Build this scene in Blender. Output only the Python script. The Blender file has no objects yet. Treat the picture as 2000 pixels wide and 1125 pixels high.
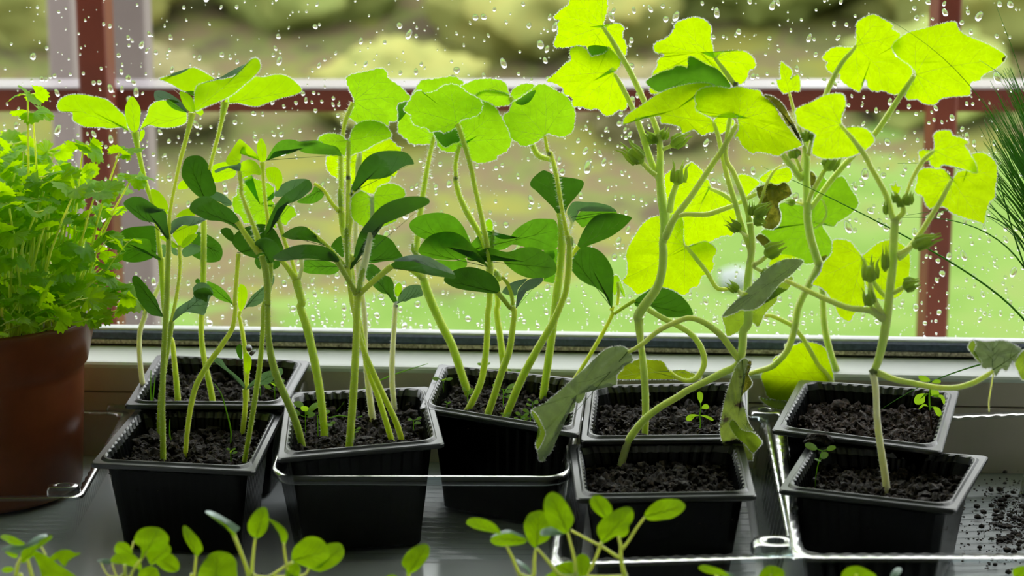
import bpy, bmesh, math, random
from mathutils import Vector, Matrix, noise
C = bpy.context.scene
COL = C.collection
R = random.Random(7)
PI = math.pi
# ---------------------------------------------------------------- camera
F = 3800.0                      # focal length in pixels of the 2000 px wide frame
PITCH = math.radians(11.2)
CAM = Vector((0, 0, .385))
cd = bpy.data.cameras.new('camera'); co = bpy.data.objects.new('camera', cd); COL.objects.link(co)
cd.sensor_width = 36; cd.lens = F/2000*36; cd.clip_start = .05; cd.clip_end = 300
co.location = CAM; co.rotation_euler = (PI/2-PITCH, 0, 0)
cd.dof.use_dof = True; cd.dof.focus_distance = 1.22; cd.dof.aperture_fstop = 8.5
C.camera = co
# ---------------------------------------------------------------- world: even overcast sky
w = bpy.data.worlds.new('overcast'); C.world = w; w.use_nodes = True
nt = w.node_tree; nt.nodes.clear()
out = nt.nodes.new('ShaderNodeOutputWorld'); bg = nt.nodes.new('ShaderNodeBackground')
tc = nt.nodes.new('ShaderNodeTexCoord'); sp = nt.nodes.new('ShaderNodeSeparateXYZ')
rp = nt.nodes.new('ShaderNodeValToRGB')
rp.color_ramp.elements[0].position = 0; rp.color_ramp.elements[0].color = (.80, .84, .86, 1)
rp.color_ramp.elements[1].position = .8; rp.color_ramp.elements[1].color = (1, 1.0, .98, 1)
nt.links.new(tc.outputs['Generated'], sp.inputs[0]); nt.links.new(sp.outputs['Z'], rp.inputs[0])
nt.links.new(rp.outputs[0], bg.inputs[0]); nt.links.new(bg.outputs[0], out.inputs[0])
bg.inputs[1].default_value = 3.2
C.view_settings.view_transform = 'Standard'; C.view_settings.look = 'None'
C.view_settings.exposure = 0.25; C.view_settings.gamma = 1; C.view_settings.use_curve_mapping = False
cy = C.cycles
cy.max_bounces = 10; cy.diffuse_bounces = 6; cy.glossy_bounces = 4; cy.transmission_bounces = 8
cy.transparent_max_bounces = 16; cy.caustics_refractive = False; cy.caustics_reflective = False
cy.use_denoising = True; cy.sample_clamp_indirect = 6
PSI = math.radians(4.0)         # the window is turned a little, its right end nearer
WU = Vector((math.cos(PSI), -math.sin(PSI), 0)); WV = Vector((math.sin(PSI), math.cos(PSI), 0))
WO = Vector((0, 1.31, 0))
def wp(u, v, z): return WO + WU*u + WV*v + Vector((0, 0, z))
pl = bpy.data.lights.new('window_portal', 'AREA'); pl.shape = 'RECTANGLE'; pl.size = 2.2; pl.size_y = 1.12
po = bpy.data.objects.new('window_portal', pl); COL.objects.link(po)
po.location = wp(0, .075, .645); po.rotation_euler = (PI/2, 0, PI-PSI+PI); pl.cycles.is_portal = True
# ---------------------------------------------------------------- pixel rays and points
FW = Vector((0, math.cos(PITCH), -math.sin(PITCH))); UP = Vector((0, math.sin(PITCH), math.cos(PITCH)))
def ray(px, py): return FW + Vector((1, 0, 0))*((px-1000)/F) + UP*((562.5-py)/F)
def P(px, py, Y):
    d = ray(px, py); return CAM + d*(Y/d.y)
def PZ(px, py, z):
    d = ray(px, py); return CAM + d*((z-CAM.z)/d.z)
def mpp(p): return (p-CAM).dot(FW)/F       # metres per pixel at a point
TL = dict(a=(100,100,3.75), b=(350,100,3.75), c=(220,350,3.75), d=(400,350,3.75), e=(600,120,3.75), f=(600,350,3.75),
  g=(400,600,3.75), h=(230,600,3.75), i=(780,120,3.75), j=(780,350,3.75), k=(980,300,3.75), l=(1050,0,3.75), m=(1200,200,3.75),
  n=(1200,450,3.75), o=(1030,600,3.75), p=(1300,600,3.75), q=(1240,0,3.75), r=(1380,250,3.75), s=(1480,100,3.75), t=(1600,0,2.8125),
  u=(1700,230,3.75), v=(1500,420,3.2143), w=(1480,640,3.75), x=(1700,640,3.75), z=(550,400,2.25), y=(900,420,2.25), A=(0,970,5.714),
  B=(350,970,5.714), D=(700,950,5.714), E=(1000,950,5.714), G=(1350,950,3.077), X=(0,0,1), H=(450,650,2.369), K=(0,220,3.75))
def parse(s, tile=None):
    """'g 10,20,5 30,40 ...' : points in the coordinates of a detail crop -> [(px, py, width or None)] in the 2000 px frame"""
    o = []; t = TL[tile] if tile else None
    for k in s.split():
        if ',' not in k: t = TL[k]; continue
        v = [float(q) for q in k.split(',')]
        o.append((v[0]/t[2]+t[0], v[1]/t[2]+t[1], v[2]/t[2] if len(v) > 2 else None))
    return o
# ---------------------------------------------------------------- materials
MATS = {}
def newmat(name):
    m = bpy.data.materials.new(name); m.use_nodes = True; m.node_tree.nodes.clear(); MATS[name] = m
    return m, m.node_tree
def N(nt, t, **k):
    n = nt.nodes.new('ShaderNode'+t)
    for a, b in k.items(): setattr(n, a, b)
    return n
def ramp(nt, fac, *st):
    r = N(nt, 'ValToRGB'); e = r.color_ramp.elements
    while len(e) < len(st): e.new(.5)
    for q, (p_, c_) in zip(e, st): q.position = p_; q.color = tuple(c_)+(1,)
    nt.links.new(fac, r.inputs[0]); return r.outputs[0]
def noise_fac(nt, scale, detail=4, coord='Object', rough=.6, vec=None):
    n = N(nt, 'TexNoise'); n.inputs['Scale'].default_value = scale; n.inputs['Detail'].default_value = detail
    n.inputs['Roughness'].default_value = rough
    if vec is None:
        t = N(nt, 'TexCoord'); vec = t.outputs[coord]
    nt.links.new(vec, n.inputs['Vector']); return n.outputs['Fac']
def princ(name, col, rough=.5, spec=.5, var=.12, scale=60, bump=0, bscale=200, metal=0, coat=0):
    m, nt = newmat(name); o = N(nt, 'OutputMaterial'); b = N(nt, 'BsdfPrincipled')
    f = noise_fac(nt, scale)
    lo = [c*(1-var) for c in col]; hi = [min(1, c*(1+var)) for c in col]
    nt.links.new(ramp(nt, f, (.3, lo), (.7, hi)), b.inputs['Base Color'])
    b.inputs['Roughness'].default_value = rough; b.inputs['Specular IOR Level'].default_value = spec
    b.inputs['Metallic'].default_value = metal; b.inputs['Coat Weight'].default_value = coat
    if bump:
        bn = N(nt, 'Bump'); bn.inputs['Strength'].default_value = bump; bn.inputs['Distance'].default_value = .001
        nt.links.new(noise_fac(nt, bscale, 6), bn.inputs['Height']); nt.links.new(bn.outputs[0], b.inputs['Normal'])
    nt.links.new(b.outputs[0], o.inputs[0]); return m
def leafmat(name, refl, trans, tf=.6, gl=.05, rough=.45, mott=.14, net=.0, blotch=None):
    """living leaf: reflects, lets light through (tf) and has a soft waxy shine (gl)"""
    m, nt = newmat(name); o = N(nt, 'OutputMaterial')
    uv = N(nt, 'TexCoord').outputs['UV']
    f = noise_fac(nt, 5.0, 5, vec=uv)
    def tint(c):
        return ramp(nt, f, (.25, [x*(1-mott) for x in c]), (.75, [min(1, x*(1+mott)) for x in c]))
    cr, ct = tint(refl), tint(trans)
    if net:
        v = N(nt, 'TexVoronoi', feature='DISTANCE_TO_EDGE'); v.inputs['Scale'].default_value = 9
        nz = N(nt, 'TexNoise'); nz.inputs['Scale'].default_value = 8
        nt.links.new(uv, nz.inputs['Vector'])
        mx = N(nt, 'MixRGB'); mx.inputs[0].default_value = .12
        nt.links.new(uv, mx.inputs[1]); nt.links.new(nz.outputs['Color'], mx.inputs[2]); nt.links.new(mx.outputs[0], v.inputs['Vector'])
        k = ramp(nt, v.outputs['Distance'], (.0, (1+net,)*3), (.06, (1,)*3))
        for_ = []
        for c in (cr, ct):
            q = N(nt, 'MixRGB', blend_type='MULTIPLY'); q.inputs[0].default_value = 1
            nt.links.new(c, q.inputs[1]); nt.links.new(k, q.inputs[2]); for_.append(q.outputs[0])
        cr, ct = for_
    if blotch:
        b2 = noise_fac(nt, 3.2, 6, vec=uv); fac = ramp(nt, b2, (blotch[1]-.04, (0,)*3), (blotch[1]+.04, (1,)*3))
        res = []
        for c in (cr, ct):
            q = N(nt, 'MixRGB'); nt.links.new(fac, q.inputs[0]); nt.links.new(c, q.inputs[1])
            q.inputs[2].default_value = tuple(blotch[0])+(1,); res.append(q.outputs[0])
        cr, ct = res
    df = N(nt, 'BsdfDiffuse'); tr = N(nt, 'BsdfTranslucent'); mx = N(nt, 'MixShader'); mx.inputs[0].default_value = tf
    nt.links.new(cr, df.inputs[0]); nt.links.new(ct, tr.inputs[0])
    nt.links.new(df.outputs[0], mx.inputs[1]); nt.links.new(tr.outputs[0], mx.inputs[2])
    g = N(nt, 'BsdfGlossy'); g.inputs['Roughness'].default_value = rough; g.inputs[0].default_value = (.85, .95, .95, 1)
    fr = N(nt, 'LayerWeight'); fr.inputs[0].default_value = .35
    ml = N(nt, 'Math', operation='MULTIPLY_ADD'); ml.inputs[1].default_value = gl*2.5; ml.inputs[2].default_value = gl*.6
    nt.links.new(fr.outputs['Fresnel'], ml.inputs[0])
    m2 = N(nt, 'MixShader'); nt.links.new(ml.outputs[0], m2.inputs[0]); nt.links.new(mx.outputs[0], m2.inputs[1]); nt.links.new(g.outputs[0], m2.inputs[2])
    bn = N(nt, 'Bump'); bn.inputs['Strength'].default_value = .35; bn.inputs['Distance'].default_value = .0006
    nt.links.new(noise_fac(nt, 14, 4, vec=uv), bn.inputs['Height'])
    for s_ in (df, g): nt.links.new(bn.outputs[0], s_.inputs['Normal'])
    nt.links.new(m2.outputs[0], o.inputs[0]); return m
def clear(name, tint=(.93, .96, .96), fac=.10, rough=.08, edge=.5):
    m, nt = newmat(name); o = N(nt, 'OutputMaterial')
    t = N(nt, 'BsdfTransparent'); t.inputs[0].default_value = tuple(tint)+(1,)
    g = N(nt, 'BsdfGlossy'); g.inputs['Roughness'].default_value = rough
    lw = N(nt, 'LayerWeight'); lw.inputs[0].default_value = edge
    ma = N(nt, 'Math', operation='MULTIPLY_ADD', use_clamp=True); ma.inputs[1].default_value = .8; ma.inputs[2].default_value = fac
    nt.links.new(lw.outputs['Fresnel'], ma.inputs[0])
    mx = N(nt, 'MixShader'); nt.links.new(ma.outputs[0], mx.inputs[0]); nt.links.new(t.outputs[0], mx.inputs[1]); nt.links.new(g.outputs[0], mx.inputs[2])
    bn = N(nt, 'Bump'); bn.inputs['Strength'].default_value = .25; bn.inputs['Distance'].default_value = .001
    nt.links.new(noise_fac(nt, 90, 2), bn.inputs['Height']); nt.links.new(bn.outputs[0], g.inputs['Normal'])
    nt.links.new(mx.outputs[0], o.inputs[0]); return m
# leaves
leafmat('vine', (.20,.34,.01), (.64,.93,.0), .70, .02, .5, .10, .10)
leafmat('squash', (.10,.24,.015), (.42,.80,.005), .64, .03, .5, .12, .08)
leafmat('shade', (.05,.14,.015), (.13,.36,.01), .55, .04)  # leaf green with the shade of overlapping leaves put into it
leafmat('sunleaf', (.14,.28,.015), (.52,.86,.0), .66, .03, .5, .08)
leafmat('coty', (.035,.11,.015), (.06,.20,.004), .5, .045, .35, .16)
leafmat('cotylit', (.05,.15,.02), (.15,.42,.008), .56, .05, .4, .22, .05)  # lit copy of the seed leaf, light put into the colour
leafmat('topsheen', (.36,.54,.42), (.14,.35,.07), .25, .14, .4)  # leaf upper side, its bluish-white sheen put into the colour
leafmat('wilt', (.62,.76,.46), (.28,.40,.05), .22, .03, .6, .15)
leafmat('wilty', (.34,.46,.12), (.36,.52,.02), .55, .02, .6, .2)
leafmat('yellow', (.30,.40,.02), (.60,.78,.01), .6, .02, .6, .2, 0, ((.06,.045,.02), .68))
leafmat('withered', (.58,.68,.34), (.32,.42,.05), .45, .02, .6, .25, 0, ((.10,.07,.05), .60))
leafmat('crisp', (.075,.075,.02), (.16,.17,.01), .40, .02, .7, .5, 0, ((.34,.32,.03), .56))
leafmat('vineshade', (.10,.24,.02), (.28,.58,.005), .60, .03, .5, .14, .10)  # darker copy of the vine leaf, shade put into its colour
leafmat('parsley', (.24,.46,.015), (.54,.95,.0), .62, .01, .5, .2)
leafmat('sprout', (.22,.42,.015), (.46,.80,.0), .60, .04, .4, .1)
leafmat('weed', (.16,.32,.02), (.44,.76,.02), .55, .03)
def veinmat():
    m, nt = newmat('vein'); o = N(nt, 'OutputMaterial'); t = N(nt, 'BsdfTransparent'); t.inputs[0].default_value = (1, 1, 1, 1)
    d = N(nt, 'BsdfDiffuse'); d.inputs[0].default_value = (.92, .97, .70, 1); r_ = N(nt, 'BsdfTranslucent'); r_.inputs[0].default_value = (1, 1, .8, 1)
    a_ = N(nt, 'MixShader'); a_.inputs[0].default_value = .5; b_ = N(nt, 'MixShader'); b_.inputs[0].default_value = .24
    nt.links.new(d.outputs[0], a_.inputs[1]); nt.links.new(r_.outputs[0], a_.inputs[2])
    nt.links.new(t.outputs[0], b_.inputs[1]); nt.links.new(a_.outputs[0], b_.inputs[2]); nt.links.new(b_.outputs[0], o.inputs[0])
veinmat()
leafmat('veindark', (.07,.17,.04), (.12,.30,.03), .45, .05)
def stemmat(name, col, rad=.0055, var=.10):
    """juicy stalk that light soaks through"""
    m, nt = newmat(name); o = N(nt, 'OutputMaterial'); b = N(nt, 'BsdfPrincipled')
    f = noise_fac(nt, 60, 3)
    nt.links.new(ramp(nt, f, (.3, [c*(1-var) for c in col]), (.7, [min(1, c*(1+var)) for c in col])), b.inputs['Base Color'])
    b.inputs['Subsurface Weight'].default_value = 1; b.inputs['Subsurface Radius'].default_value = (1, 1, .35)
    b.inputs['Subsurface Scale'].default_value = rad; b.inputs['Roughness'].default_value = .45; b.inputs['Specular IOR Level'].default_value = .35
    nt.links.new(b.outputs[0], o.inputs[0])
stemmat('stem', (.66,.84,.13)); stemmat('vinestem', (.70,.88,.27)); stemmat('darkstem', (.45,.58,.10)); stemmat('palestem', (.90,.97,.70))
leafmat('bud', (.42,.62,.10), (.78,.95,.22), .55, .04)
leafmat('hair', (.95,.98,.92), (.97,1.0,.95), .6, .0)
leafmat('chive', (.08,.24,.02), (.22,.54,.01), .5, .05, .3)
leafmat('seedcoat', (.08,.03,.015), (.05,.01,.0), .1, .08)
# hard things
princ('black_plastic', (.0025,.003,.0032), .24, .17, .2, 40)
princ('terracotta', (.19,.05,.018), .30, .4, .22, 25, .25, 60)
princ('rim_plastic', (.022,.025,.028), .30, .75, .1, 60)
princ('sill', (.52,.545,.57), .15, .5, .05, 8)
princ('frame_white', (.80,.84,.83), .35, .4, .03, 10)
princ('board_face', (.66,.56,.50), .5, .3, .06, 12)
princ('rubber', (.075,.10,.165), .45, .5, .35, 300)
princ('slot', (.02,.018,.016), .7)
princ('bead', (.82,.84,.86), .4, .4, .06, 200)
princ('post_wood', (.13,.024,.012), .5, .3, .25, 9)
princ('beam_top_lit', (.31,.28,.31), .25, .5, .03)  # sky reflection on the rail top, put into the colour
princ('pale_post', (.22,.175,.175), .7, .2, .08, 6)
princ('room', (.80,.79,.76), .8, .2, .03, 3)
princ('patch', (.25,.28,.27), .6, .3, .05)
princ('bark', (.10,.07,.05), .9)
def soilmat(name, a, b, c):
    m, nt = newmat(name); o = N(nt, 'OutputMaterial'); p_ = N(nt, 'BsdfPrincipled')
    f = noise_fac(nt, 260, 6, rough=.75)
    nt.links.new(ramp(nt, f, (.30, a), (.52, b), (.70, c)), p_.inputs['Base Color'])
    r_ = noise_fac(nt, 400, 3); nt.links.new(ramp(nt, r_, (.35, (.42,)*3), (.65, (.95,)*3)), p_.inputs['Roughness'])
    p_.inputs['Specular IOR Level'].default_value = .35
    bn = N(nt, 'Bump'); bn.inputs['Strength'].default_value = 1; bn.inputs['Distance'].default_value = .0016
    nt.links.new(noise_fac(nt, 700, 8, rough=.7), bn.inputs['Height']); nt.links.new(bn.outputs[0], p_.inputs['Normal'])
    nt.links.new(p_.outputs[0], o.inputs[0])
soilmat('soil', (.004,.0028,.0018), (.020,.0135,.008), (.15,.105,.062))
soilmat('soil_brown', (.007,.0045,.003), (.042,.025,.016), (.17,.10,.065))
def dirtstrip():
    m, nt = newmat('dirt_strip'); o = N(nt, 'OutputMaterial'); p_ = N(nt, 'BsdfPrincipled')
    f = noise_fac(nt, 380, 5, rough=.8)
    nt.links.new(ramp(nt, f, (.35, (.10,.085,.07)), (.47, (.42,.34,.26)), (.62, (.75,.66,.54))), p_.inputs['Base Color'])
    p_.inputs['Roughness'].default_value = .9; nt.links.new(p_.outputs[0], o.inputs[0])
dirtstrip()
clear('clear_plastic', (.95,.97,.965), .008, .10, .15)
clear('clear_rim', (.80,.88,.90), .06, .20, .22)
clear('pane', (.985,.99,.985), .0, .0, .06)
m_, nt_ = newmat('water'); o_ = N(nt_, 'OutputMaterial'); g_ = N(nt_, 'BsdfGlass'); g_.inputs['IOR'].default_value = 1.33; g_.inputs['Roughness'].default_value = 0
nt_.links.new(g_.outputs[0], o_.inputs[0])
def groundmat():
    m, nt = newmat('garden_ground'); o = N(nt, 'OutputMaterial'); p_ = N(nt, 'BsdfPrincipled')
    tcn = N(nt, 'TexCoord').outputs['Object']
    f = noise_fac(nt, 1.6, 4, vec=tcn, rough=.55)
    g = noise_fac(nt, 2.0, 3, vec=tcn)
    c1 = ramp(nt, g, (.35, (.11,.19,.04)), (.55, (.14,.22,.055)), (.75, (.17,.20,.07)))
    c2 = ramp(nt, g, (.34, (.085,.07,.045)), (.43, (.12,.14,.045)), (.50, (.13,.10,.06)), (.57, (.14,.155,.045)), (.68, (.17,.17,.04)))
    s_ = N(nt, 'SeparateXYZ'); nt.links.new(tcn, s_.inputs[0])
    # bare earth beds lie beyond the lawn and to its left
    a = N(nt, 'Math', operation='MULTIPLY_ADD'); a.inputs[1].default_value = -.30; nt.links.new(s_.outputs['X'], a.inputs[0])
    y_ = N(nt, 'Math', operation='MULTIPLY_ADD'); y_.inputs[1].default_value = .5; y_.inputs[2].default_value = -4.35
    nt.links.new(s_.outputs['Y'], y_.inputs[0]); nt.links.new(y_.outputs[0], a.inputs[2])
    b = N(nt, 'Math', operation='MULTIPLY_ADD'); b.inputs[1].default_value = 2.2; nt.links.new(f, b.inputs[0]); nt.links.new(a.outputs[0], b.inputs[2])
    fac = ramp(nt, b.outputs[0], (.9, (0,)*3), (1.0, (1,)*3))
    q = N(nt, 'MixRGB'); nt.links.new(fac, q.inputs[0]); nt.links.new(c1, q.inputs[1]); nt.links.new(c2, q.inputs[2])
    nt.links.new(q.outputs[0], p_.inputs['Base Color']); p_.inputs['Roughness'].default_value = 1; p_.inputs['Specular IOR Level'].default_value = 0
    nt.links.new(p_.outputs[0], o.inputs[0])
groundmat()
def bushmat(name, a, b, c):
    m, nt = newmat(name); o = N(nt, 'OutputMaterial'); p_ = N(nt, 'BsdfPrincipled')
    nt.links.new(ramp(nt, noise_fac(nt, 2.6, 4), (.33, a), (.5, b), (.68, c)), p_.inputs['Base Color'])
    p_.inputs['Roughness'].default_value = 1; p_.inputs['Specular IOR Level'].default_value = 0; nt.links.new(p_.outputs[0], o.inputs[0])
bushmat('bush_olive', (.20,.22,.07), (.24,.25,.08), (.28,.26,.08))
bushmat('bush_green', (.18,.22,.07), (.22,.26,.08), (.26,.28,.09))
bushmat('bush_brown', (.15,.14,.075), (.18,.165,.08), (.21,.20,.08))
# ---------------------------------------------------------------- object helpers
def mesh(name, vs, fs, mat, parent=None, smooth=True, uv=None):
    me = bpy.data.meshes.new(name); me.from_pydata([tuple(v) for v in vs], [], fs)
    me.materials.append(MATS[mat])
    if smooth: me.polygons.foreach_set('use_smooth', [True]*len(me.polygons))
    if uv:
        ul = me.uv_layers.new(name='UVMap')
        li = [0]*len(me.loops); me.loops.foreach_get('vertex_index', li)
        ul.data.foreach_set('uv', [c for q in li for c in uv[q]])
    ob = bpy.data.objects.new(name, me); COL.objects.link(ob)
    if parent:
        ob.parent = parent; ob.matrix_parent_inverse = Matrix.Translation(parent.location).inverted()
    return ob
def tag(o, label=None, cat=None, group=None, kind=None):
    if label: o['label'] = label
    if cat: o['category'] = cat
    if group: o['group'] = group
    if kind: o['kind'] = kind
    return o
def empty(name, loc):
    o = bpy.data.objects.new(name, None); COL.objects.link(o); o.location = loc; o.empty_display_size = .01; return o
class MB:
    def __init__(s): s.v = []; s.f = []; s.uv = []
    def box8(s, c):
        b = len(s.v); s.v += c
        s.f += [tuple(b+q for q in t) for t in ((0,3,2,1),(4,5,6,7),(0,1,5,4),(1,2,6,5),(2,3,7,6),(3,0,4,7))]
    def box(s, x0, x1, y0, y1, z0, z1):
        s.box8([Vector(q) for q in ((x0,y0,z0),(x1,y0,z0),(x1,y1,z0),(x0,y1,z0),(x0,y0,z1),(x1,y0,z1),(x1,y1,z1),(x0,y1,z1))])
    def wbox(s, u0, u1, v0, v1, z0, z1):
        s.box8([wp(*q) for q in ((u0,v0,z0),(u1,v0,z0),(u1,v1,z0),(u0,v1,z0),(u0,v0,z1),(u1,v0,z1),(u1,v1,z1),(u0,v1,z1))])
    def rings(s, rs, cap0=True, cap1=True, closed=True):
        b = len(s.v); n = len(rs[0])
        for r_ in rs: s.v += list(r_)
        for i in range(len(rs)-1):
            for j in range(n if closed else n-1):
                k = (j+1) % n
                s.f.append((b+i*n+j, b+i*n+k, b+(i+1)*n+k, b+(i+1)*n+j))
        if cap0: s.f.append(tuple(b+j for j in range(n))[::-1])
        if cap1: s.f.append(tuple(b+(len(rs)-1)*n+j for j in range(n)))
    def tube(s, pts, rad, n=8, ridge=0):
        rs = []; up = Vector((.13, .7, .3)).normalized()
        m = len(pts)
        for i, p in enumerate(pts):
            t = (pts[min(i+1, m-1)]-pts[max(i-1, 0)])
            t = t.normalized() if t.length > 1e-9 else Vector((0, 0, 1))
            a = (up-t*up.dot(t)); a = a.normalized() if a.length > 1e-6 else t.orthogonal().normalized()
            up = a; b = t.cross(a)
            rs.append([p+(a*math.cos(2*PI*q/n)+b*math.sin(2*PI*q/n))*rad[i]*(1+(ridge if q % 2 else -ridge)) for q in range(n)])
        s.rings(rs)
    def build(s, name, mat, parent=None, smooth=True, kind=None):
        if s.f and not s.uv: s.uv = [((v.x+3)*8, (v.z+v.y+3)*8) for v in s.v]
        o = mesh(name, s.v, s.f, mat, parent, smooth, s.uv)
        if kind: o['kind'] = kind
        return o
def catmull(pts, seg, closed=False):
    n = len(pts); out = []
    rng = range(n) if closed else range(n-1)
    for i in rng:
        if closed: a, b, c, d = pts[(i-1) % n], pts[i], pts[(i+1) % n], pts[(i+2) % n]
        else: a, b, c, d = pts[max(i-1, 0)], pts[i], pts[i+1], pts[min(i+2, n-1)]
        for k in range(seg):
            t = k/seg; t2 = t*t; t3 = t2*t
            out.append(tuple(.5*((2*b[q])+(-a[q]+c[q])*t+(2*a[q]-5*b[q]+4*c[q]-d[q])*t2+(-a[q]+3*b[q]-3*c[q]+d[q])*t3) for q in range(len(b))))
    if not closed: out.append(tuple(pts[-1]))
    return out
def inside(pt, poly):
    x, y = pt; c = False; j = len(poly)-1
    for i in range(len(poly)):
        xi, yi = poly[i][0], poly[i][1]; xj, yj = poly[j][0], poly[j][1]
        if (yi > y) != (yj > y) and x < (xj-xi)*(y-yi)/(yj-yi)+xi: c = not c
        j = i
    return c
# ================================================================ the setting
def box(name, x0, x1, y0, y1, z0, z1, mat, kind='structure'):
    b = MB(); b.box(x0, x1, y0, y1, z0, z1); o = b.build(name, mat, smooth=False); tag(o, kind=kind); return o
# room behind the camera
box('floor', -1.7, 1.7, -2.2, 1.45, -.90, -.85, 'room')
box('ceiling', -1.7, 1.7, -2.2, 1.45, 1.6, 1.65, 'room')
box('wall_left', -1.75, -1.7, -2.2, 1.45, -.9, 1.65, 'room')
box('wall_right', 1.7, 1.75, -2.2, 1.3, -.9, 1.65, 'room')
box('wall_rear', -1.7, 1.7, -2.25, -2.2, -.9, 1.65, 'room')
def wbx(name, u0, u1, v0, v1, z0, z1, mat, parent=None, kind='structure'):
    b = MB(); b.wbox(u0, u1, v0, v1, z0, z1); o = b.build(name, mat, parent, smooth=False)
    if kind and not parent: tag(o, kind=kind)
    return o
wf = MB()
wf.wbox(-1.75, 1.75, .005, .14, -.95, -.02)
wf.wbox(-1.75, -1.1, .0, .14, -.02, 1.65); wf.wbox(1.1, 1.75, .0, .14, -.02, 1.65); wf.wbox(-1.1, 1.1, .0, .14, 1.2, 1.65)
tag(wf.build('wall_front', 'room', smooth=False), kind='structure')
# sill slab: broad glossy ledge
sb = MB(); sb.v = [Vector((-1.15, .62, 0)), Vector((1.15, .62, 0)), wp(1.1, .012, 0), wp(-1.1, .012, 0)]
sb.v += [v+Vector((0, 0, -.03)) for v in sb.v]; sb.f = [(0,1,2,3),(7,6,5,4),(0,4,5,1),(1,5,6,2),(2,6,7,3),(3,7,4,0)]
tag(sb.build('trim_1', 'sill', smooth=False), 'broad glossy pale grey windowsill that carries the pots', kind='structure')
# window: frame, boards, rubber, bead, glass
win = MB()
win.wbox(-1.1, 1.1, .006, .05, .0005, .066)
# sloping bright ledge with rounded nose
prof = [(.0, .0645), (.0, .0668), (.0012, .0684), (.0035, .0692), (.026, .0736), (.034, .0736), (.034, .0645)]
rs = [[wp(u, a, b) for a, b in prof] for u in (-1.1, 1.1)]
win.rings(rs)
win.wbox(-1.1, 1.1, .034, .09, .06, .0742)
win.wbox(-1.1, -1.05, .0, .09, .07, 1.2); win.wbox(1.05, 1.1, .0, .09, .07, 1.2); win.wbox(-1.1, 1.1, .0, .09, 1.15, 1.2)
window = win.build('window_1', 'frame_white', smooth=False); tag(window, 'white window frame with a sloping bright lower ledge', kind='structure')
wbx('lower_panel', -1.1, 1.1, .0, .006, .0005, .0465, 'board_face', window, None)
wbx('lower_panel', -1.1, 1.1, .0, .006, .0478, .0645, 'board_face', window, None)
wbx('dark_slot', -1.1, 1.1, .0305, .034, .0736, .0758, 'slot', window, None)  # near-black strip set back between ledge and dirt line
wbx('dirt_line', -1.1, 1.1, .0275, .034, .0758, .0784, 'dirt_strip', window, None)
rb = MB(); rb.rings([[wp(u, a, b) for a, b in ((.034, .0784), (.0290, .0784), (.0286, .080), (.0292, .0835), (.031, .0848), (.034, .0850))] for u in (-1.1, 1.1)])
tag(rb.build('rubber_seal', 'rubber', window, False), 'dark blue-black rubber seal')
bd = MB(); bd.rings([[wp(u, a, b) for a, b in ((.034, .0846), (.0315, .0848), (.0318, .0862), (.034, .0868), (.0385, .0872), (.0385, .0846))] for u in (-1.1, 1.1)])
bd.build('glazing_bead', 'bead', window, False)
GV = .040                                   # glass inner face
pane = wbx('glass_pane', -1.06, 1.06, GV, GV+.003, .083, 1.16, 'pane', window, None)
# ---- raindrops on the outer side
def dome(seed, n=14, m=4):
    q = random.Random(seed); ph = [q.uniform(0, 6.28) for _ in range(4)]; am = [q.uniform(.0, .16), q.uniform(0, .12), q.uniform(0, .08)]
    sy = q.uniform(1.0, 1.35) if seed % 3 else q.uniform(1.3, 1.9); v = []; f = []
    def rad(a): return 1+am[0]*math.sin(a+ph[0])+am[1]*math.sin(2*a+ph[1])+am[2]*math.sin(3*a+ph[2])
    for k in range(m):
        t = k/m*PI/2
        for j in range(n):
            a = 2*PI*j/n; r_ = rad(a)*math.cos(t)**.8
            v.append(Vector((math.cos(a)*r_, math.sin(a)*r_*sy, math.sin(t)*.55)))
    v.append(Vector((0, -.12*sy, .55))); v.append(Vector((0, 0, 0)))
    for k in range(m-1):
        for j in range(n): f.append((k*n+j, k*n+(j+1) % n, (k+1)*n+(j+1) % n, (k+1)*n+j))
    for j in range(n):
        f.append(((m-1)*n+j, (m-1)*n+(j+1) % n, m*n)); f.append(((j+1) % n, j, m*n+1))
    return v, f
DOMES = [dome(s) for s in range(9)]
def glass_hit(px, py):
    d = ray(px, py); o = wp(0, GV+.0034, 0); t = (o-CAM).dot(WV)/d.dot(WV); return CAM+d*t
big = []
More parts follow.
